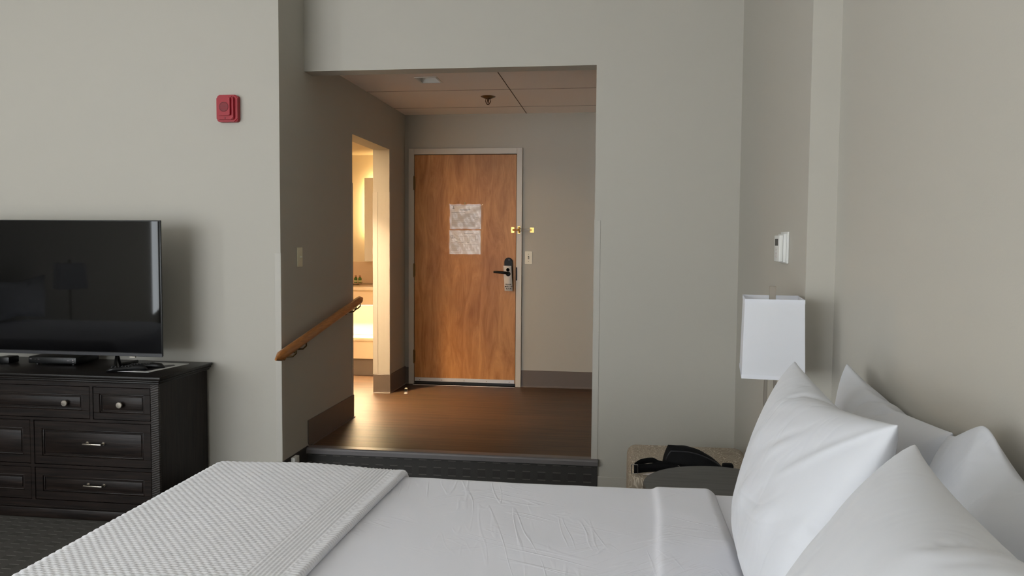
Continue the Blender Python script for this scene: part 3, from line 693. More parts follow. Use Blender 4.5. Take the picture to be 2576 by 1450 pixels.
# fire alarm sounder
ax, az = -2.186, HS+2.017
s = thing('fire_alarm', (ax, YT, az), 'red fire alarm sounder on the wall above the television', 'fire alarm')
bm = B(); rplate(bm, ax, az, YT-.035, YT-.0003, .124, .150, .018, 8)
bmesh.ops.bevel(bm, geom=[e for e in bm.edges if all(abs(v.co.y-(YT-.035)) < 1e-5 for v in e.verts)], offset=.006, segments=3, affect='EDGES')
obj('housing', bm, M['red'], s, angle=35)
bm = B(); rplate(bm, ax-.004, az, YT-.050, YT-.034, .098, .128, .012, 8)
bmesh.ops.bevel(bm, geom=[e for e in bm.edges if all(abs(v.co.y-(YT-.05)) < 1e-5 for v in e.verts)], offset=.004, segments=2, affect='EDGES'); obj('cover', bm, M['red'], s, angle=35)
bm = B(); rplate(bm, ax-.004, az+.008, YT-.064, YT-.049, .070, .100, .006, 6)
bmesh.ops.bevel(bm, geom=[e for e in bm.edges if all(abs(v.co.y-(YT-.064)) < 1e-5 for v in e.verts)], offset=.003, segments=2, affect='EDGES'); obj('sounder_block', bm, M['red'], s, angle=35)
bm = B()
for i in range(-3, 4):
    hl = math.sqrt(max(0, .025**2-(i*.0068)**2)); box(bm, ax-.004-hl, ax-.004+hl, YT-.0665, YT-.063, az+.004+i*.0068-.0018, az+.004+i*.0068+.0018)
ring(bm, (ax-.004, YT-.0645, az+.004), (0, -1, 0), .026, .0018, 24, 6)
obj('grille', bm, M['red2'], s)
bm = B()
cyl(bm, (ax-.004, YT-.0525, az-.056), (ax-.004, YT-.0495, az-.056), .004, n=12); obj('screw', bm, M['red2'], s)

# handrail on four brackets
hr = thing('handrail', (XL+.07, 4.2, HS+.6), 'honey oak handrail sloping up the dark hall side wall', 'handrail')
RX = XL+.075; y0, z0, y1, z1 = 4.035, HS+.637, 5.500, HS+.872
bm = B(); pts = []; rad = []
for i in range(25):
    s = i/24; pts.append((RX, y0+(y1-y0)*s, z0+(z1-z0)*s)); e = min(s, 1-s)*1.48
    rad.append(.024*math.sqrt(max(.05, 1-(max(0, .02-e)/.02)**2)))
tube(bm, pts, rad, 20, (1.0, 1.15)); obj('rail', bm, M['rail'], hr, angle=50)
for yy in (4.31, 4.46, 5.36, 5.45):
    zz = z0+(z1-z0)*(yy-y0)/(y1-y0)-.026
    bm = B(); tube(bm, [(RX, yy, zz+.006), (RX, yy, zz-.022), (RX-.02, yy, zz-.04), (XL+.006, yy, zz-.045)], .005, 8, upv=(0, 1, 0)); cyl(bm, (XL+.0003, yy, zz-.045), (XL+.007, yy, zz-.045), .022, .018, 18)
    obj('bracket', bm, M['oldbrass'], hr, angle=45)

# door stop on the hall floor
s = thing('door_stop', (-1.755, 6.45, HS), 'small white floor door stop by the bathroom corner', 'door stop')
bm = B(); lathe(bm, [(.016, 0.0005), (.016, .006), (.011, .010)], (-1.755, 6.45, HS), 18)
box(bm, -1.766, -1.744, 6.452, 6.464, HS+.008, HS+.048, .004, 2); obj('post', bm, M['plast'], s, angle=35)
bm = B(); lathe(bm, [(.0, -.012), (.011, -.012), (.013, 0), (.013, .004)], (-1.755, 6.45, HS+.03), 16, 'Y'); obj('bumper', bm, M['black'], s, angle=40)

# sprinkler
sx0, sy0 = -1.012, 6.12
s = thing('sprinkler_head', (sx0, sy0, ZC), 'bronze fire sprinkler head hanging from the hall ceiling', 'sprinkler')
bm = B(); lathe(bm, [(.0, -.0005), (.058, -.0005), (.057, -.003), (.036, -.010), (.033, -.014), (.0, -.014)], (sx0, sy0, ZC), 32); obj('escutcheon', bm, M['oldbrass'], s, angle=35)
bm = B(); cyl(bm, (sx0, sy0, ZC-.02), (sx0, sy0, ZC-.012), .021, n=16)
for sgn in (-1, 1): tube(bm, [(sx0+sgn*.019, sy0, ZC-.018), (sx0+sgn*.02, sy0, ZC-.032), (sx0+sgn*.015, sy0, ZC-.048), (sx0+sgn*.006, sy0, ZC-.058)], .0032, 8)
obj('frame_arms', bm, M['darkbrass'], s, smooth=True)
bm = B(); tube(bm, [(sx0, sy0, ZC-.02), (sx0, sy0, ZC-.028), (sx0, sy0, ZC-.038), (sx0, sy0, ZC-.052)], [.004, .008, .006, .003], 10); obj('bulb', bm, M['darkbrass'], s, smooth=True)
bm = B(); lathe(bm, [(.0, -.057), (.007, -.057), (.012, -.063), (.0, -.064)], (sx0, sy0, ZC), 16); obj('deflector', bm, M['darkbrass'], s)
# recessed square light in the hall ceiling (off)
qx, qy = -1.323, 5.46
s = thing('recessed_ceiling_light', (qx, qy, ZC), 'small square recessed light switched off in the hall ceiling', 'ceiling light')
bm = B()
for (xa, xb, ya, yb) in ((hx0-.012, hx0+.001, hy0-.012, hy1+.012), (hx1-.001, hx1+.012, hy0-.012, hy1+.012), (hx0+.001, hx1-.001, hy0-.012, hy0+.001), (hx0+.001, hx1-.001, hy1-.001, hy1+.012)): box(bm, xa, xb, ya, yb, ZC-.004, ZC-.0004)
obj('trim_ring', bm, M['plast'], s)
bm = B()
for (xa, xb, ya, yb) in ((hx0-.004, hx0+.002, hy0, hy1), (hx1-.002, hx1+.004, hy0, hy1), (hx0, hx1, hy0-.004, hy0+.002), (hx0, hx1, hy1-.002, hy1+.004)): box(bm, xa, xb, ya, yb, ZC+.0505, ZC+.11)
box(bm, hx0+.0005, hx0+.002, hy0+.0005, hy1-.0005, ZC, ZC+.06); box(bm, hx1-.002, hx1-.0005, hy0+.0005, hy1-.0005, ZC, ZC+.06); box(bm, hx0+.002, hx1-.002, hy0+.0005, hy0+.002, ZC, ZC+.06); box(bm, hx0+.002, hx1-.002, hy1-.002, hy1-.0005, ZC, ZC+.06)
obj('reflector', bm, M['cabwhite'], s)
bm = B(); box(bm, hx0-.004, hx1+.004, hy0-.004, hy1+.004, ZC+.1101, ZC+.118); obj('lens', bm, M['cabwhite'], s)

# ================================================================= bathroom fittings
VX0, VX1, VF = -3.6, -2.036, 7.27
v = thing('bathroom_vanity', (-2.8, VF, HS), 'warm lit vanity with open niche seen through the bathroom opening', 'vanity')
bm = B(); box(bm, VX0, VX1, VF-.02, BY1-.001, HS+.815, HS+.85, .008, 3); obj('countertop', bm, M['counter'], v, angle=35)
bm = B(); box(bm, VX0, VX1, VF, VF+.025, HS+.677, HS+.8145, .003, 1); obj('apron', bm, M['vanity'], v)
bm = B(); box(bm, VX0, VX1, VF-.004, BY1-.12, HS+.33, HS+.365, .005, 2); obj('shelf', bm, M['vanity'], v, angle=35)
bm = B(); box(bm, VX0, VX1, VF+.004, VF+.03, HS+.162, HS+.33); obj('lower_panel', bm, M['vanity'], v)
bm = B(); box(bm, VX0, VX1, VF+.02, VF+.04, HS+.001, HS+.1615); obj('toe_kick', bm, M['rubber'], v)
bm = B(); box(bm, VX0, VX1, VF+.25, VF+.27, HS+.3655, HS+.814); obj('back_panel', bm, M['cabwhite'], v)
bm = B(); box(bm, VX0, VX0+.03, VF, BY1-.12, HS+.366, HS+.676); obj('side_panel', bm, M['vanity'], v)
bm = B(); box(bm, -3.3, -2.05, VF+.045, VF+.075, HS+.672, HS+.684); obj('strip_light', bm, M['led'], v)
bm = B(); box(bm, BX0, VX1, BY1-.012, BY1-.0005, HS+.851, HS+1.075, .002, 1); struct('trim_splashback', bm, M['bath_tile'])
mr = thing('backlit_mirror_cabinet', (-2.3, BY1, HS+1.5), 'pale panel cabinet with warm light glowing behind its edge above the vanity', 'mirror cabinet')
bm = B(); box(bm, -2.555, -2.04, BY1-.10, BY1-.07, HS+1.08, HS+1.925, .003, 1); obj('door', bm, M['cabwhite'], mr)
bm = B(); box(bm, -2.50, -2.04, BY1-.069, BY1-.0005, HS+1.10, HS+1.90); obj('body', bm, M['cabwhite'], mr)
bm = B(); box(bm, -2.512, -2.502, BY1-.060, BY1-.045, HS+1.35, HS+1.86); box(bm, -2.5, -2.04, BY1-.060, BY1-.045, HS+1.902, HS+1.91); obj('light_strip', bm, M['ledw'], mr)
bl = thing('bathroom_ceiling_lamp', (-2.55, 5.65, BZ), 'warm glowing square ceiling lamp inside the bathroom', 'ceiling lamp')
bm = B(); box(bm, -2.73, -2.37, 5.47, 5.83, BZ-.045, BZ-.0005, .01, 2); obj('diffuser', bm, M['lampglow'], bl)
dl = thing('added_downlight', (-2.27, 5.92, BZ), 'small round unseen downlight in the bathroom ceiling by the opening', 'ceiling lamp')  # fixture for the added floor light, out of view
bm = B(); lathe(bm, [(.0, -.006), (.055, -.006), (.055, -.0005), (.0, -.0005)], (-2.27, 5.92, BZ), 28); obj('lens', bm, M['lampglow'], dl, angle=40)
bm = B(); ring(bm, (-2.27, 5.92, BZ-.004), (0, 0, 1), .062, .006, 28, 8); obj('trim_ring', bm, M['plast'], dl, smooth=True)
dsh = thing('soap_dish', (-2.62, 7.78, HS+.85), 'shallow round dish under the green bottles on the vanity', 'dish')
bm = B(); lathe(bm, [(.0, .0005), (.06, .0005), (.095, .014), (.10, .02), (.096, .021), (.062, .008), (.0, .007)], (-2.63, 7.66, HS+.85), 36); dsh.location = (-2.63, 7.66, HS+.85); obj('tray', bm, M['counter'], dsh, angle=40)
def bottle(x, y, label):
    b = thing('toiletry_bottle', (x, y, HS+.858), label, 'bottle', 'toiletry bottles on the vanity')
    bm = B(); lathe(bm, [(.0, .001), (.0155, .001), (.0165, .004), (.0165, .055), (.013, .062), (.008, .066), (.0, .066)], (x, y, HS+.858), 20); bo = obj('bottle_body', bm, M['green'], b, angle=40)
    bm = B(); lathe(bm, [(.0168, .02), (.0172, .021), (.0172, .034), (.0168, .035)], (x, y, HS+.858), 20); obj('bottle_label', bm, plain('bottle_label_paper', (196, 196, 150), .5), bo)
    bm = B(); lathe(bm, [(.0, .066), (.0105, .066), (.0105, .083), (.0, .084)], (x, y, HS+.858), 16); obj('bottle_cap', bm, M['cap'], b, angle=40)
    return b
b1 = bottle(-2.600, 7.66, 'left one of two small green bottles on the dish by the sink')
dup(b1, (.043, .0, 0), 'right one of two small green bottles on the dish by the sink')

# ================================================================= dresser
DX1, DX0, DF, DBk, DT = -2.335, -3.87, 3.77, 4.262, HS+.576
dr = thing('dresser', ((DX0+DX1)/2, 4.0, 0), 'dark espresso wood dresser below the television', 'dresser')
bm = B(); bx0, bx1 = DX0-.032, DX1+.034
box(bm, bx0, bx1, DF-.042, DBk, DT-.016, DT, .004, 2); box(bm, bx0+.008, bx1-.008, DF-.034, DBk, DT-.030, DT-.0162, .006, 3); box(bm, bx0+.02, bx1-.02, DF-.02, DBk, DT-.042, DT-.0302, .004, 2)
obj('top', bm, M['woodtop'], dr, angle=35)
bm = B(); box(bm, DX0, DX1, DF+.016, DBk-.005, .06, DT-.0425); obj('carcass', bm, M['woodz'], dr)
for a in (DX0, DX1-.046):
    bm = B(); box(bm, a, a+.046, DF, DF+.02, .06, DT-.0425, .002, 1); obj('corner_post', bm, M['sawpost'], dr)
z_r = [DT-.0425, DT-.066, HS+.336, HS+.322, HS+.086, HS+.070, HS-.105]
bm = B(); box(bm, DX0+.0465, DX1-.0465, DF+.002, DF+.02, DT-.066, DT-.0425)
box(bm, DX0+.0465, DX1-.0465, DF+.002, DF+.02, HS+.322, HS+.336); box(bm, DX0+.0465, DX1-.0465, DF+.002, DF+.02, HS+.070, HS+.086); box(bm, DX0+.0465, DX1-.0465, DF+.002, DF+.02, .06, HS-.105)
box(bm, -2.722, -2.706, DF+.002, DF+.02, HS+.336, DT-.066); box(bm, -3.52, -3.504, DF+.002, DF+.02, HS+.336, DT-.066)
box(bm, -3.068, -3.048, DF+.002, DF+.02, HS-.105, HS+.07); box(bm, -3.068, -3.048, DF+.002, DF+.02, HS+.086, HS+.322)
obj('front_rails', bm, M['woodx'], dr)
bm = B(); box(bm, DX0-.012, DX1+.012, DF-.012, DBk, .0008, .055, .006, 2); box(bm, DX0-.004, DX1+.004, DF-.004, DBk-.002, .055, .062, .002, 1); obj('plinth', bm, M['woodx'], dr, angle=35)
def drawer(x0, x1, z0, z1, knobs, pulls=()):
    g = .003; bm = B(); x0 += g; x1 -= g; z0 += g; z1 -= g; f = .042 if z1-z0 > .15 else .034
    if x1-x0 < .33 and z1-z0 < .2: f = .034
    # frame
    box(bm, x0, x1, DF+.003, DF+.02, z1-f, z1, .0015, 1); box(bm, x0, x1, DF+.003, DF+.02, z0, z0+f, .0015, 1)
    box(bm, x0, x0+f, DF+.003, DF+.02, z0+f, z1-f, .0015, 1); box(bm, x1-f, x1, DF+.003, DF+.02, z0+f, z1-f, .0015, 1)
    # stepped moulding and raised panel
    m_ = .009
    for (a, b, c, d) in ((x0+f, x1-f, z1-f-m_, z1-f), (x0+f, x1-f, z0+f, z0+f+m_)): box(bm, a, b, DF+.007, DF+.018, c, d, .003, 2)
    for (a, b, c, d) in ((x0+f, x0+f+m_, z0+f, z1-f), (x1-f-m_, x1-f, z0+f, z1-f)): box(bm, a, b, DF+.007, DF+.018, c, d, .003, 2)
    box(bm, x0+f, x1-f, DF+.013, DF+.02, z0+f, z1-f)
    box(bm, x0+f+m_+.006, x1-f-m_-.006, DF+.009, DF+.014, z0+f+m_+.006, z1-f-m_-.006, .003, 2)
    o = obj('drawer', bm, M['woodx'], dr, angle=35)
    for kx in knobs:
        kz = (z0+z1)/2-.004; bm = B(); lathe(bm, [(.008, 0), (.0075, -.012), (.012, -.016), (.0175, -.019), (.0175, -.023), (.015, -.026), (.0, -.0265)], (kx, DF+.009, kz), 12, 'Y'); obj('knob', bm, M['nickel'], o, angle=25)
    for px in pulls:
        pz = (z0+z1)/2+.004; bm = B()
        for sx_ in (-.045, .045): cyl(bm, (px+sx_, DF+.010, pz), (px+sx_, DF+.006, pz), .010, .009, 14); cyl(bm, (px+sx_, DF+.006, pz), (px+sx_, DF-.020, pz), .0045, .0045, 10)
        box(bm, px-.053, px+.053, DF-.026, DF-.019, pz-.0045, pz+.0045, .0025, 2)
        obj('pull_handle', bm, M['nickel'], o, angle=35)
dz1, dz0 = DT-.066, HS+.336
drawer(-2.706, DX1-.046, dz0, dz1, [-2.548]); drawer(-3.504, -2.722, dz0, dz1, [-2.858, -3.368]); drawer(DX0+.046, -3.52, dz0, dz1, [-3.67])
for z0_, z1_ in ((HS+.086, HS+.322), (HS-.105, HS+.07)):
    drawer(-3.048, DX1-.046, z0_, z1_, [], [-2.70]); drawer(DX0+.046, -3.068, z0_, z1_, [], [-3.46])

# ================================================================= television
TX1, TX0, TY, TZ0, TZ1 = -2.425, -3.735, 3.96, HS+.648, HS+1.381
tv = thing('television', ((TX0+TX1)/2, TY+.02, DT), 'large black flat television standing on the dark dresser', 'television')
bm = B(); box(bm, TX0, TX1, TY, TY+.010, TZ0, TZ1, .002, 2)
obj('case', bm, M['black'], tv, angle=30)
bm = B(); box(bm, TX0+.16, TX1-.16, TY+.0095, TY+.055, TZ0+.02, TZ1-.22, .015, 3); obj('rear_housing', bm, M['black'], tv, angle=30)
# screen: very slightly wavy film, as in the distorted reflection at its right edge
bm = B(); nx = 90; g0 = []; g1 = []
for i in range(nx+1):
    x = TX0+.006+(TX1-TX0-.012)*i/nx; e = max(0, (x-(TX1-.04))/.04); y = TY-.0012+.0010*e*e
    g0.append(bm.verts.new((x, y, TZ0+.018))); g1.append(bm.verts.new((x, y, TZ1-.006)))
for i in range(nx): bm.faces.new((g0[i], g0[i+1], g1[i+1], g1[i]))
obj('screen', bm, M['screen'], tv, smooth=True)
bm = B(); box(bm, TX0, TX1, TY-.004, TY+.004, TZ0-.003, TZ0+.015, .001, 1); obj('bottom_bezel', bm, M['bezel'], tv)
bm = B(); box(bm, -2.618, -2.585, TY-.001, TY+.01, TZ0-.0105, TZ0-.0035, .001, 1); obj('badge', bm, M['nickel'], tv)
for fx in (-2.70, -3.47):
    bm = B(); tube(bm, [(fx, TY-.03, DT+.0095), (fx, TY-.005, DT+.014), (fx, TY+.015, TZ0+.01), (fx, TY+.04, DT+.014), (fx, TY+.20, DT+.0095)], [.006, .008, .01, .008, .006], 10, (1.4, .9), upv=(1, 0, 0)); obj('stand_foot', bm, M['black'], tv, smooth=True)
# cable box
cb = thing('cable_box', (-3.10, 4.08, DT), 'flat black cable box under the television on the dresser', 'cable box')
bm = B(); box(bm, -3.255, -2.965, 4.00, 4.20, DT+.008, DT+.046, .006, 2); obj('case', bm, M['black'], cb, angle=30)
for fx in (-3.22, -3.0):
    for fy in (4.03, 4.17):
        bm = B(); cyl(bm, (fx, fy, DT+.0005), (fx, fy, DT+.009), .009, n=12); obj('foot', bm, M['black'], cb)
for (xa, xb, za, zb_) in ((-3.245, -3.233, .031, .0345), (-3.215, -3.208, .031, .0325), (-3.196, -3.186, .031, .0335), (-3.018, -3.003, .026, .030), (-2.988, -2.976, .018, .0205)):
    bm = B(); box(bm, xa, xb, 3.9992, 4.001, DT+za, DT+zb_); obj('front_marking', bm, M['greyink'], cb)
bm = B(); cyl(bm, (-2.983, 4.001, DT+.031), (-2.983, 3.9992, DT+.031), .005, n=14); obj('round_mark', bm, M['greyink'], cb)
# magazine and two remotes
mg = thing('magazine', (-2.53, 4.05, DT), 'white leaflet with a dark band on the dresser beneath the remotes', 'leaflet')
bm = B(); P = [(-2.672, 3.865), (-2.445, 3.862), (-2.395, 4.17), (-2.612, 4.195)]
extrude(bm, [(x, y, DT+.0006) for x, y in P], (0, 0, .0022)); obj('page', bm, M['magwhite'], mg)
bm = B(); P = [(-2.545, 3.89), (-2.475, 3.885), (-2.43, 4.09), (-2.455, 4.12), (-2.485, 4.10)]; extrude(bm, [(x, y, DT+.0029) for x, y in P], (0, 0, .0004)); obj('printed_band', bm, M['magdark'], mg)
def remote(x, y, ang, L, label, wd=.05):
    t = thing('remote_control', (x, y, DT+.003), label, 'remote', 'remotes on the dresser'); bm = B(); n = 12; sec = []
    for i in range(n+1):
        s = i/n; w_ = wd*(.5-.10*math.sin(s*math.pi)); hh = .009+.004*math.sin(s*math.pi*.9+.3)+.003*(s > .6)
        e = .35+.65*min(1, min(s, 1-s)*9)**.5; row = []
        for k in range(12): a = 2*math.pi*k/12; row.append(bm.verts.new((math.copysign(abs(math.cos(a))**.7, math.cos(a))*w_*e, (s-.5)*L, hh*e*1.05+math.copysign(abs(math.sin(a))**.7, math.sin(a))*hh*e)))
        sec.append(row)
    for i in range(n):
        for k in range(12): bm.faces.new((sec[i][k], sec[i+1][k], sec[i+1][(k+1) % 12], sec[i][(k+1) % 12]))
    bm.faces.new(sec[0]); bm.faces.new(sec[-1])
    R = Matrix.Rotation(ang, 4, 'Z'); bm.transform(R); bm.transform(Matrix.Translation((x, y, DT+.0035))); obj('body', bm, M['black'], t, smooth=True)
    bm = B()
    for i in range(9):
        for k in range(3): cyl(bm, ((k-1)*.011, -L*.36+i*L*.08, .0235), ((k-1)*.011, -L*.36+i*L*.08, .0275), .0035, n=8)
    bm.transform(R); bm.transform(Matrix.Translation((x, y, DT+.0035))); obj('buttons', bm, M['bezel'], t)
remote(-2.575, 3.875, -1.05, .20, 'nearer black remote lying across the white leaflet edge')
remote(-2.53, 3.97, -1.2, .19, 'farther black remote lying on the white leaflet')
sb = thing('small_black_box', (-3.41, 4.04, DT), 'small black device under the television at the left picture edge', 'device')
bm = B(); box(bm, -3.44, -3.375, 4.00, 4.08, DT+.001, DT+.038, .005, 2); obj('case', bm, M['black'], sb, angle=30); sb.location = sb.location

# ================================================================= ottoman, bag, side table, lamp
ot = thing('ottoman', (.33, 3.9, 0), 'square upholstered ottoman with beige swirl fabric in the corner', 'ottoman')
OZ = HS+.228
bm = B(); box(bm, .062, .655, 3.53, 4.17, .06, OZ, .045, 5)
for v_ in bm.verts:
    if v_.co.z > OZ-.02: v_.co.z += .014*(1-((v_.co.x-.365)/.3)**2)*(1-((v_.co.y-3.85)/.33)**2)
obj('cushion', bm, M['ottoman'], ot, smooth=True)
for fx in (.12, .61):
    for fy in (3.58, 4.11):
        bm = B(); cyl(bm, (fx, fy, .0005), (fx, fy, .062), .016, .02, 14); obj('foot', bm, M['woodz'], ot)
# bag: half-moon waist bag
bz = OZ+.012
bg = thing('waist_bag', (.33, 3.7, bz), 'black half-moon waist bag with strap lying on the ottoman', 'bag')
bm = B(); prof = []
outline = []
LB, HB = .285, .105
nn = 40
def arch(s):
    # silhouette: steep left end, high crown, long taper to the right
    return HB*(min(1, s/.10)**.5)*(1-max(0, (s-.28)/.72)**1.9)**.85 if s < 1 else 0
rows = []
for i in range(nn+1):
    s = i/nn; hgt = max(.012, arch(s)); th = .042*math.sin(math.pi*min(1, max(.0, s*.94+.03)))**.5+.004
    x = .215+LB*s; row = []
    for k in range(20):
        a = 2*math.pi*k/20; cc, ss = math.cos(a), math.sin(a)
        z = hgt*.5+hgt*.5*math.copysign(abs(ss)**.75, ss); yy = math.copysign(abs(cc)**.8, cc)*th*(1-.35*z/HB)
        row.append(bm.verts.new((x, 3.66+yy+.02*(z/HB), bz+.002+z+.0006*math.sin(i*.7+k))))
    rows.append(row)
for i in range(nn):
    for k in range(20): bm.faces.new((rows[i][k], rows[i+1][k], rows[i+1][(k+1) % 20], rows[i][(k+1) % 20]))
bm.faces.new(rows[0]); bm.faces.new(rows[-1]); obj('pouch', bm, M['fabric_bag'], bg, smooth=True)
bm = B(); tube(bm, [(.222+LB*s, 3.615-.0*s, bz+.004+arch(s)*.86) for s in [i/24*.9+.03 for i in range(25)]], .003, 6); obj('zip', bm, M['bezel'], bg, smooth=True)
def strap(pts, w=.019):
    bm = B(); P = [Vector(p) for p in pts]; Q = []
    for i in range(len(P)-1):
        for k in range(6):
            t_ = k/6; p0 = P[max(i-1, 0)]; p1 = P[i]; p2 = P[i+1]; p3 = P[min(i+2, len(P)-1)]
            Q.append(.5*((2*p1)+(p2-p0)*t_+(2*p0-5*p1+4*p2-p3)*t_*t_+(3*p1-p0-3*p2+p3)*t_**3))
    Q.append(P[-1]); a = [bm.verts.new(q+Vector((0, 0, w))) for q in Q]; b = [bm.verts.new(q-Vector((0, .004, w))) for q in Q]
    for i in range(len(Q)-1): bm.faces.new((a[i], a[i+1], b[i+1], b[i]))
    o = obj('strap', bm, M['webbing'], bg, smooth=True); m_ = o.modifiers.new('t', 'SOLIDIFY'); m_.thickness = .003; return o
strap([(.30, 3.60, bz+.024), (.20, 3.59, bz+.026), (.13, 3.57, bz+.024), (.086, 3.555, bz+.022)])
strap([(.088, 3.56, bz+.036), (.12, 3.60, bz+.045), (.17, 3.62, bz+.048), (.20, 3.62, bz+.036), (.24, 3.62, bz+.03)], .012)
bm = B()
for (x_, z_) in ((.077, 0),):
    for a, b in (((-.002, .004), (.026, .004)), ((-.002, .044), (.026, .044))): tube(bm, [(x_+a[0], 3.545, bz+a[1]), (x_+b[0], 3.545, bz+b[1])], .0016, 6)
    for xx in (-.002, .026): tube(bm, [(x_+xx, 3.545, bz+.004), (x_+xx, 3.545, bz+.044)], .0016, 6, upv=(0, 1, 0))
obj('buckle', bm, M['steel'], bg)
bm = B(); ring(bm, (.282, 3.585, bz+.026), (0, -1, 0), .011, .0016, 20, 6, -1.6, 1.6); obj('ring', bm, M['steel'], bg)
bm = B(); rplate(bm, .327, bz+.022, 3.583, 3.587, .006, .024, .002); cyl(bm, (.325, 3.583, bz+.033), (.325, 3.589, bz+.033), .004, n=12); obj('zip_pull', bm, M['steel'], bg)
bm = B(); box(bm, .485, .535, 3.635, 3.675, bz+.004, bz+.038, .01, 3); obj('strap_tab', bm, M['webbing'], bg, smooth=True)
# round table
TZ = HS+.36; tcx, tcy, tr_ = .392, 3.02, .283
tb = thing('round_side_table', (tcx, tcy, 0), 'round grey wood topped side table between the bed and the ottoman', 'side table')
bm = B(); lathe(bm, [(.0, -.022), (tr_-.004, -.022), (tr_, -.018), (tr_, -.002), (tr_-.002, 0), (.0, 0)], (tcx, tcy, TZ), 72); obj('tabletop', bm, M['greylam'], tb, angle=35)
bm = B(); cyl(bm, (tcx, tcy, .02), (tcx, tcy, TZ-.022), .022, n=24); obj('pedestal', bm, M['tablemetal'], tb, smooth=False)
bm = B(); lathe(bm, [(.0, .0008), (.20, .0008), (.20, .008), (.05, .018), (.0, .02)], (tcx, tcy, 0), 48); obj('base', bm, M['tablemetal'], tb, angle=35)
np_ = thing('folded_paper', (.125, 3.56, OZ), 'corner of white paper on the ottoman edge beside the round table', 'paper')
bm = B(); extrude(bm, [(x, y, OZ+.0105) for x, y in ((.125, 3.555), (.19, 3.60), (.21, 3.585), (.175, 3.548))], (0, 0, .002)); obj('sheet', bm, M['paper'], np_)

def table_lamp(name, base, label, rz):
    bx, by, bz_ = base
    t = thing(name, base, label, 'table lamp', 'twin post bedside lamps'); Rz = Matrix.Rotation(rz, 4, 'Z'); Tm = Matrix.Translation(base)
    def fin(nm, bm, mat, **k): bm.transform(Tm @ Rz); return obj(nm, bm, mat, t, **k)
    bm = B(); box(bm, -.07, .07, -.07, .07, .0005, .018, .003, 2); fin('base', bm, M['nickel'], angle=35)
    H0, H1 = .449, .725        # shade bottom and top above the table
    for sx_ in (-.016, .016):
        bm = B(); box(bm, sx_-.006, sx_+.006, -.006, .006, .018, H0+.12, .0012, 1); fin('post', bm, M['nickel'])
    # shade: four thin cloth walls, a hem at both ends
    bm = B(); sh = lambda w, d, z, o: [bm.verts.new((x*(w+o), y*(d+o), z)) for x, y in ((-1, -1), (1, -1), (1, 1), (-1, 1))]
    wt, dt, wb, db = .098, .125, .104, .14
    A = sh(wt, dt, H1, 0); Bv = sh(wb, db, H0, 0); A2 = sh(wt, dt, H1, -.0016); B2 = sh(wb, db, H0, -.0016)
    for i in range(4): j = (i+1) % 4; bm.faces.new((A[i], A[j], Bv[j], Bv[i]))
    so = fin('lamp_shade', bm, M['shade'])
    for (w_, d_, z_, hh) in ((wt, dt, H1, -.014), (wb, db, H0, .014)):
        bm = B(); A = sh(w_, d_, z_, .0008); Bv = sh(w_+(.0003), d_+.0008, z_+hh, .0008); A2 = sh(w_, d_, z_, -.002); 
        for i in range(4): j = (i+1) % 4; bm.faces.new((A[i], A[j], Bv[j], Bv[i])); bm.faces.new((A[i], A[j], A2[j], A2[i]))
        fin('hem', bm, M['shade'])
    bm = B(); 
    tube(bm, [(-wt+.004, 0, H1-.02), (0, 0, H1-.02), (wt-.004, 0, H1-.02)], .0018, 6, upv=(0, 1, 0)); tube(bm, [(0, -dt+.004, H1-.02), (0, 0, H1-.0201), (0, dt-.004, H1-.02)], .0018, 6)
    fin('spider', bm, M['nickel'])
    bm = B(); box(bm, -.011, .011, -.007, .007, H1-.018, H1+.040, .001, 1); fin('finial', bm, M['nickel'])
    bm = B(); bmesh.ops.create_uvsphere(bm, u_segments=16, v_segments=10, radius=.028, matrix=Matrix.Translation((0, 0, H0+.18))); cyl(bm, (0, 0, H0+.10), (0, 0, H0+.16), .014, n=14); fin('bulb', bm, M['plast'], smooth=True)
    return t
table_lamp('table_lamp', (.552, 2.935, TZ), 'square white shaded lamp on the round side table by the pillows', math.radians(-7))

# ================================================================= beds
BZT = HS+.447           # top of the made bed
bd = thing('bed', (-.33, 1.7, 0), 'wide white made bed filling the foreground', 'bed')
bm = B(); box(bm, -1.36, .765, .80, 2.66, .05, .30, .01, 2); obj('box_spring', bm, M['darkbase'], bd, angle=30)
bm = B(); box(bm, -1.385, .772, .775, 2.685, .3005, BZT-.02, .05, 4); obj('mattress', bm, M['linen'], bd, smooth=True)
for fx in (-1.3, .7):
    for fy in (.86, 2.6):
        bm = B(); cyl(bm, (fx, fy, .0005), (fx, fy, .051), .025, n=14); obj('foot', bm, M['black'], bd)

def gridmesh(name, V, nu, nv, mat, parent, smooth=True, close=False):
    idx = np.arange(nu*nv).reshape(nu, nv)
    F = np.stack([idx[:-1, :-1], idx[1:, :-1], idx[1:, 1:], idx[:-1, 1:]], -1).reshape(-1, 4)
    me = bpy.data.meshes.new(name); me.vertices.add(nu*nv); me.vertices.foreach_set('co', V.reshape(-1))
    me.loops.add(F.size); me.loops.foreach_set('vertex_index', F.reshape(-1)); me.polygons.add(len(F))
    me.polygons.foreach_set('loop_start', np.arange(len(F))*4); me.update(calc_edges=True)
    return link(name, me, mat, parent, smooth)
rng = np.random.default_rng(5)
def fnoise(x, y, sc, seed, oct=3):
    r = np.random.default_rng(seed); out = np.zeros_like(x)
    for o in range(oct):
        for k in range(5):
            a = r.uniform(0, 2*np.pi); f = sc*(1.9**o)*r.uniform(.7, 1.3)
            out += np.sin((x*np.cos(a)+y*np.sin(a))*f+r.uniform(0, 6.28))/(1.9**o)/5
    return out
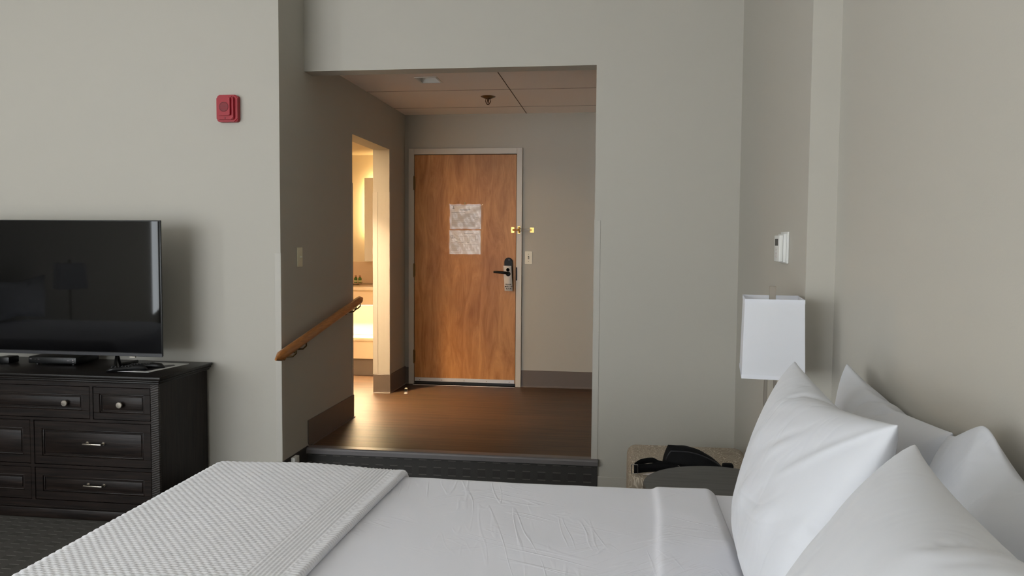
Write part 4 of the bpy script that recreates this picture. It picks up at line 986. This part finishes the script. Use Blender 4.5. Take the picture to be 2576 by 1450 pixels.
def drape(a, lo, hi, r, drop):
    """arc-length parameter a in metres across an edge pair [lo,hi]: returns (coord, height offset)"""
    c = np.clip(a, lo, hi); h = np.zeros_like(a)
    for sgn, e in ((-1, lo), (1, hi)):
        d = (a-e)*sgn; m = d > 0; ang = np.clip(d/r, 0, np.pi/2); ex = np.maximum(0, d-r*np.pi/2)
        c = np.where(m, e+sgn*r*np.sin(ang), c); h = np.where(m, -(r-r*np.cos(ang))-ex, h)
    return c, h
# top sheet: flat across the bed, hanging at the two long sides
nu, nv = 300, 260
A = np.linspace(-1.40, .335, nu)[:, None]*np.ones((1, nv)); Bv = np.linspace(.74-.36, 2.70+.36, nv)[None, :]*np.ones((nu, 1))
yy, h = drape(Bv, .78, 2.665, .045, 0)
z = BZT+h+.0035*fnoise(A, Bv, 5, 1)+.0012*fnoise(A, Bv, 22, 2, 2)
fold = 1/(1+np.exp(-(A-.118-.02*(Bv-1.9)+.006*np.sin(Bv*7))/.004))     # turned-down band
z = z+.010*fold
fe = np.clip((A-.30)/.035, 0, 1); z = z-.022*fe**2
yy = yy+np.where(h < -.05, .012*np.sin(A*16+2*np.sin(A*5))*np.sign(Bv-1.7), 0)
z = np.maximum(z, .06)
sh_ = gridmesh('top_sheet', np.stack([A, yy, z], -1), nu, nv, M['sheet'], None); tag(sh_, 'smooth white top sheet with a turned down band across the bed', 'sheet')
mo = sh_.modifiers.new('t', 'SOLIDIFY'); mo.thickness = .003; mo.offset = -1
# fitted sheet around the head end
nu, nv = 90, 160
A = np.linspace(.20, .772, nu)[:, None]*np.ones((1, nv)); Bv = np.linspace(.74-.2, 2.70+.2, nv)[None, :]*np.ones((nu, 1))
yy, h = drape(Bv, .785, 2.665, .04, 0); z = BZT-.012+h+.004*fnoise(A, Bv, 9, 4)
gridmesh('fitted_sheet', np.stack([A, yy, z], -1), nu, nv, M['linen'], bd)
# waffle blanket across the foot of the bed
nu, nv = 330, 760
XE = -.745; sA = np.linspace(0, 1, nu)
# profile in X from fold roll (right) to the hanging foot end (left)
Lroll = .032; Ltop = (XE)-(-1.405); Lfoot = .42; tot = Lroll+Ltop+Lfoot
s_ = sA*tot; px = np.zeros(nu); pz = np.zeros(nu); nx_ = np.zeros(nu); nz_ = np.zeros(nu)
for i, q in enumerate(s_):
    if q < Lroll:
        r_ = Lroll/math.pi*1.0; a = -math.pi/2+q/r_*1.0; a = min(a, math.pi/2); px[i] = XE+r_*math.cos(a); pz[i] = r_+r_*math.sin(a); nx_[i], nz_[i] = math.cos(a), math.sin(a)
    elif q < Lroll+Ltop: px[i] = XE-(q-Lroll); pz[i] = 2*Lroll/math.pi; nx_[i], nz_[i] = 0, 1
    else:
        d = q-Lroll-Ltop; r_ = .055; a = min(d/r_, math.pi/2); ex = max(0, d-r_*math.pi/2); px[i] = -1.405-r_*math.sin(a); pz[i] = 2*Lroll/math.pi-(r_-r_*math.cos(a))-ex; nx_[i], nz_[i] = -math.sin(a), math.cos(a)
Bv = np.linspace(.74-.34, 2.70+.34, nv)[None, :]*np.ones((nu, 1)); yy, h = drape(Bv, .77, 2.665, .05, 0)
SS = s_[:, None]*np.ones((1, nv))
a_, b_ = .0235, .0125
rowi = np.floor(Bv/b_); fx = SS/a_+.5*(np.mod(rowi, 2)); puff = (np.abs(np.cos((fx-np.round(fx))*np.pi))**.7)*(np.cos((Bv/b_-rowi-.5)*np.pi)**1.0)
rib = np.abs(np.cos(Bv/b_*np.pi/1.0))**.8
wr = np.clip(1-(SS-Lroll*1.35)/.02, 0, 1)
band = ((SS > Lroll+.03) & (SS < Lroll+.13)).astype(float)
strip = (np.cos(SS/.0125*np.pi)**2)
puff2 = puff*(1-band)+band*(.45*strip+.55*strip*puff)
dsp = .0031*(puff2*(1-wr)+rib*wr)
hump = .017*np.exp(-((px[:, None]+1.10)/.22)**2)*np.clip((Bv-1.2)/1.2, 0, 1)+.004*fnoise(px[:, None]*np.ones((1, nv)), Bv, 6, 9)
X = px[:, None]+nx_[:, None]*dsp+0.012*np.sin(Bv*2.3+.6)*np.clip(1-SS/.3, 0, 1)
Z = BZT+.002+pz[:, None]+h+nz_[:, None]*dsp+hump*np.clip(pz[:, None]/.03, 0, 1)
sidefl = np.where(h < -.03, 1, 0)*np.sign(Bv-1.7); yy = yy+sidefl*dsp
Z = np.maximum(Z, .05)
bk = gridmesh('waffle_blanket', np.stack([X, yy, Z], -1), nu, nv, M['waffle'], None); tag(bk, 'white waffle weave blanket folded over the foot of the bed', 'blanket')

# ---- pillows, from the simulated shapes
def pillow(name, key, label, group='white pillows at the head of the bed', shift=(0, 0, 0), turn=False, fit=None):
    P, nu, nv = PILLOWS[key]; P = P.copy()
    if turn: P[..., 0] *= -1; P[..., 1] *= -1
    P = P+np.array(shift)
    if not turn: P[..., 0] = np.minimum(P[..., 0], XB-.003)
    else: P[..., 0] = np.maximum(P[..., 0], XW+.003)
    P[..., 2] = np.maximum(P[..., 2], BZT+.004)
    if fit is not None: P = fit(P)
    idx0 = np.arange(nu*nv).reshape(nu, nv); idx1 = idx0+nu*nv
    mask = np.zeros((nu, nv), bool); mask[0] = mask[-1] = True; mask[:, 0] = mask[:, -1] = True; idx1 = np.where(mask, idx0, idx1)
    F = []
    for idx, fl in ((idx0, 0), (idx1, 1)):
        f = np.stack([idx[:-1, :-1], idx[1:, :-1], idx[1:, 1:], idx[:-1, 1:]], -1).reshape(-1, 4); F.append(f[:, ::-1] if fl else f)
    me = bpy.data.meshes.new(name); me.from_pydata(P.reshape(-1, 3).tolist(), [], np.concatenate(F).tolist())
    bm = bmesh.new(); bm.from_mesh(me); bmesh.ops.delete(bm, geom=[v for v in bm.verts if not v.link_faces], context='VERTS'); bmesh.ops.recalc_face_normals(bm, faces=bm.faces); bm.to_mesh(me); bm.free()
    o = link(name, me, M['pillowcase'], None, True); md = o.modifiers.new('s', 'SUBSURF'); md.levels = 1; md.render_levels = 2
    return tag(o, label, 'pillow', group)
def narrower(P):
    P[..., 1] = 2.55+(P[..., 1]-2.55)*.94; return P
pillow('pillow', 'B', 'far back white pillow against the wall, pointed corner right of the lamp', fit=narrower)
pillow('pillow', 'D', 'near back white pillow against the wall at the right picture edge')
pillow('pillow', 'A', 'tall front white pillow whose corner overlaps the lamp shade')
pillow('pillow', 'C', 'nearest front white pillow slumped at the bottom right')

# ================================================================= out-of-frame half of the room that the television reflects
b2 = thing('second_bed', (-5.1, 1.15, 0), 'second white bed mirrored faintly in the television screen', 'bed')
bm = B(); box(bm, -6.15, -4.1, .40, 1.95, .05, .30, .01, 2); obj('box_spring', bm, M['darkbase'], b2)
bm = B(); box(bm, -6.16, -4.08, .38, 1.97, .3005, BZT, .06, 4); obj('mattress', bm, M['linen'], b2, smooth=True)
for fx in (-6.0, -4.25):
    for fy in (.5, 1.85):
        bm = B(); cyl(bm, (fx, fy, .0005), (fx, fy, .051), .025, n=14); obj('foot', bm, M['black'], b2)
G2 = 'pillows of the second bed'
pillow('bed_pillow', 'D', 'far white pillow on the second bed, seen only in the television screen', G2, (-5.28, 2.90, 0), True)
pillow('bed_pillow', 'B', 'white pillow on the second bed beside the mirrored lamp', G2, (-5.28, 2.84, 0), True)
t2 = thing('nightstand', (-5.86, .1, 0), 'round grey nightstand under the lamp mirrored in the television', 'side table')
bm = B(); lathe(bm, [(.0, -.022), (.23, -.022), (.235, -.018), (.235, -.002), (.233, 0), (.0, 0)], (-5.86, .10, TZ-.06), 48); obj('tabletop', bm, M['greylam'], t2, angle=35)
bm = B(); cyl(bm, (-5.86, .10, .02), (-5.86, .10, TZ-.082), .022, n=20); obj('pedestal', bm, M['tablemetal'], t2)
bm = B(); lathe(bm, [(.0, .0008), (.18, .0008), (.18, .008), (.05, .018), (.0, .02)], (-5.86, .10, 0), 40); obj('base', bm, M['tablemetal'], t2, angle=35)
table_lamp('table_lamp', (-5.84, .10, TZ-.06), 'second white shaded lamp, visible mirrored in the television screen', math.radians(35))
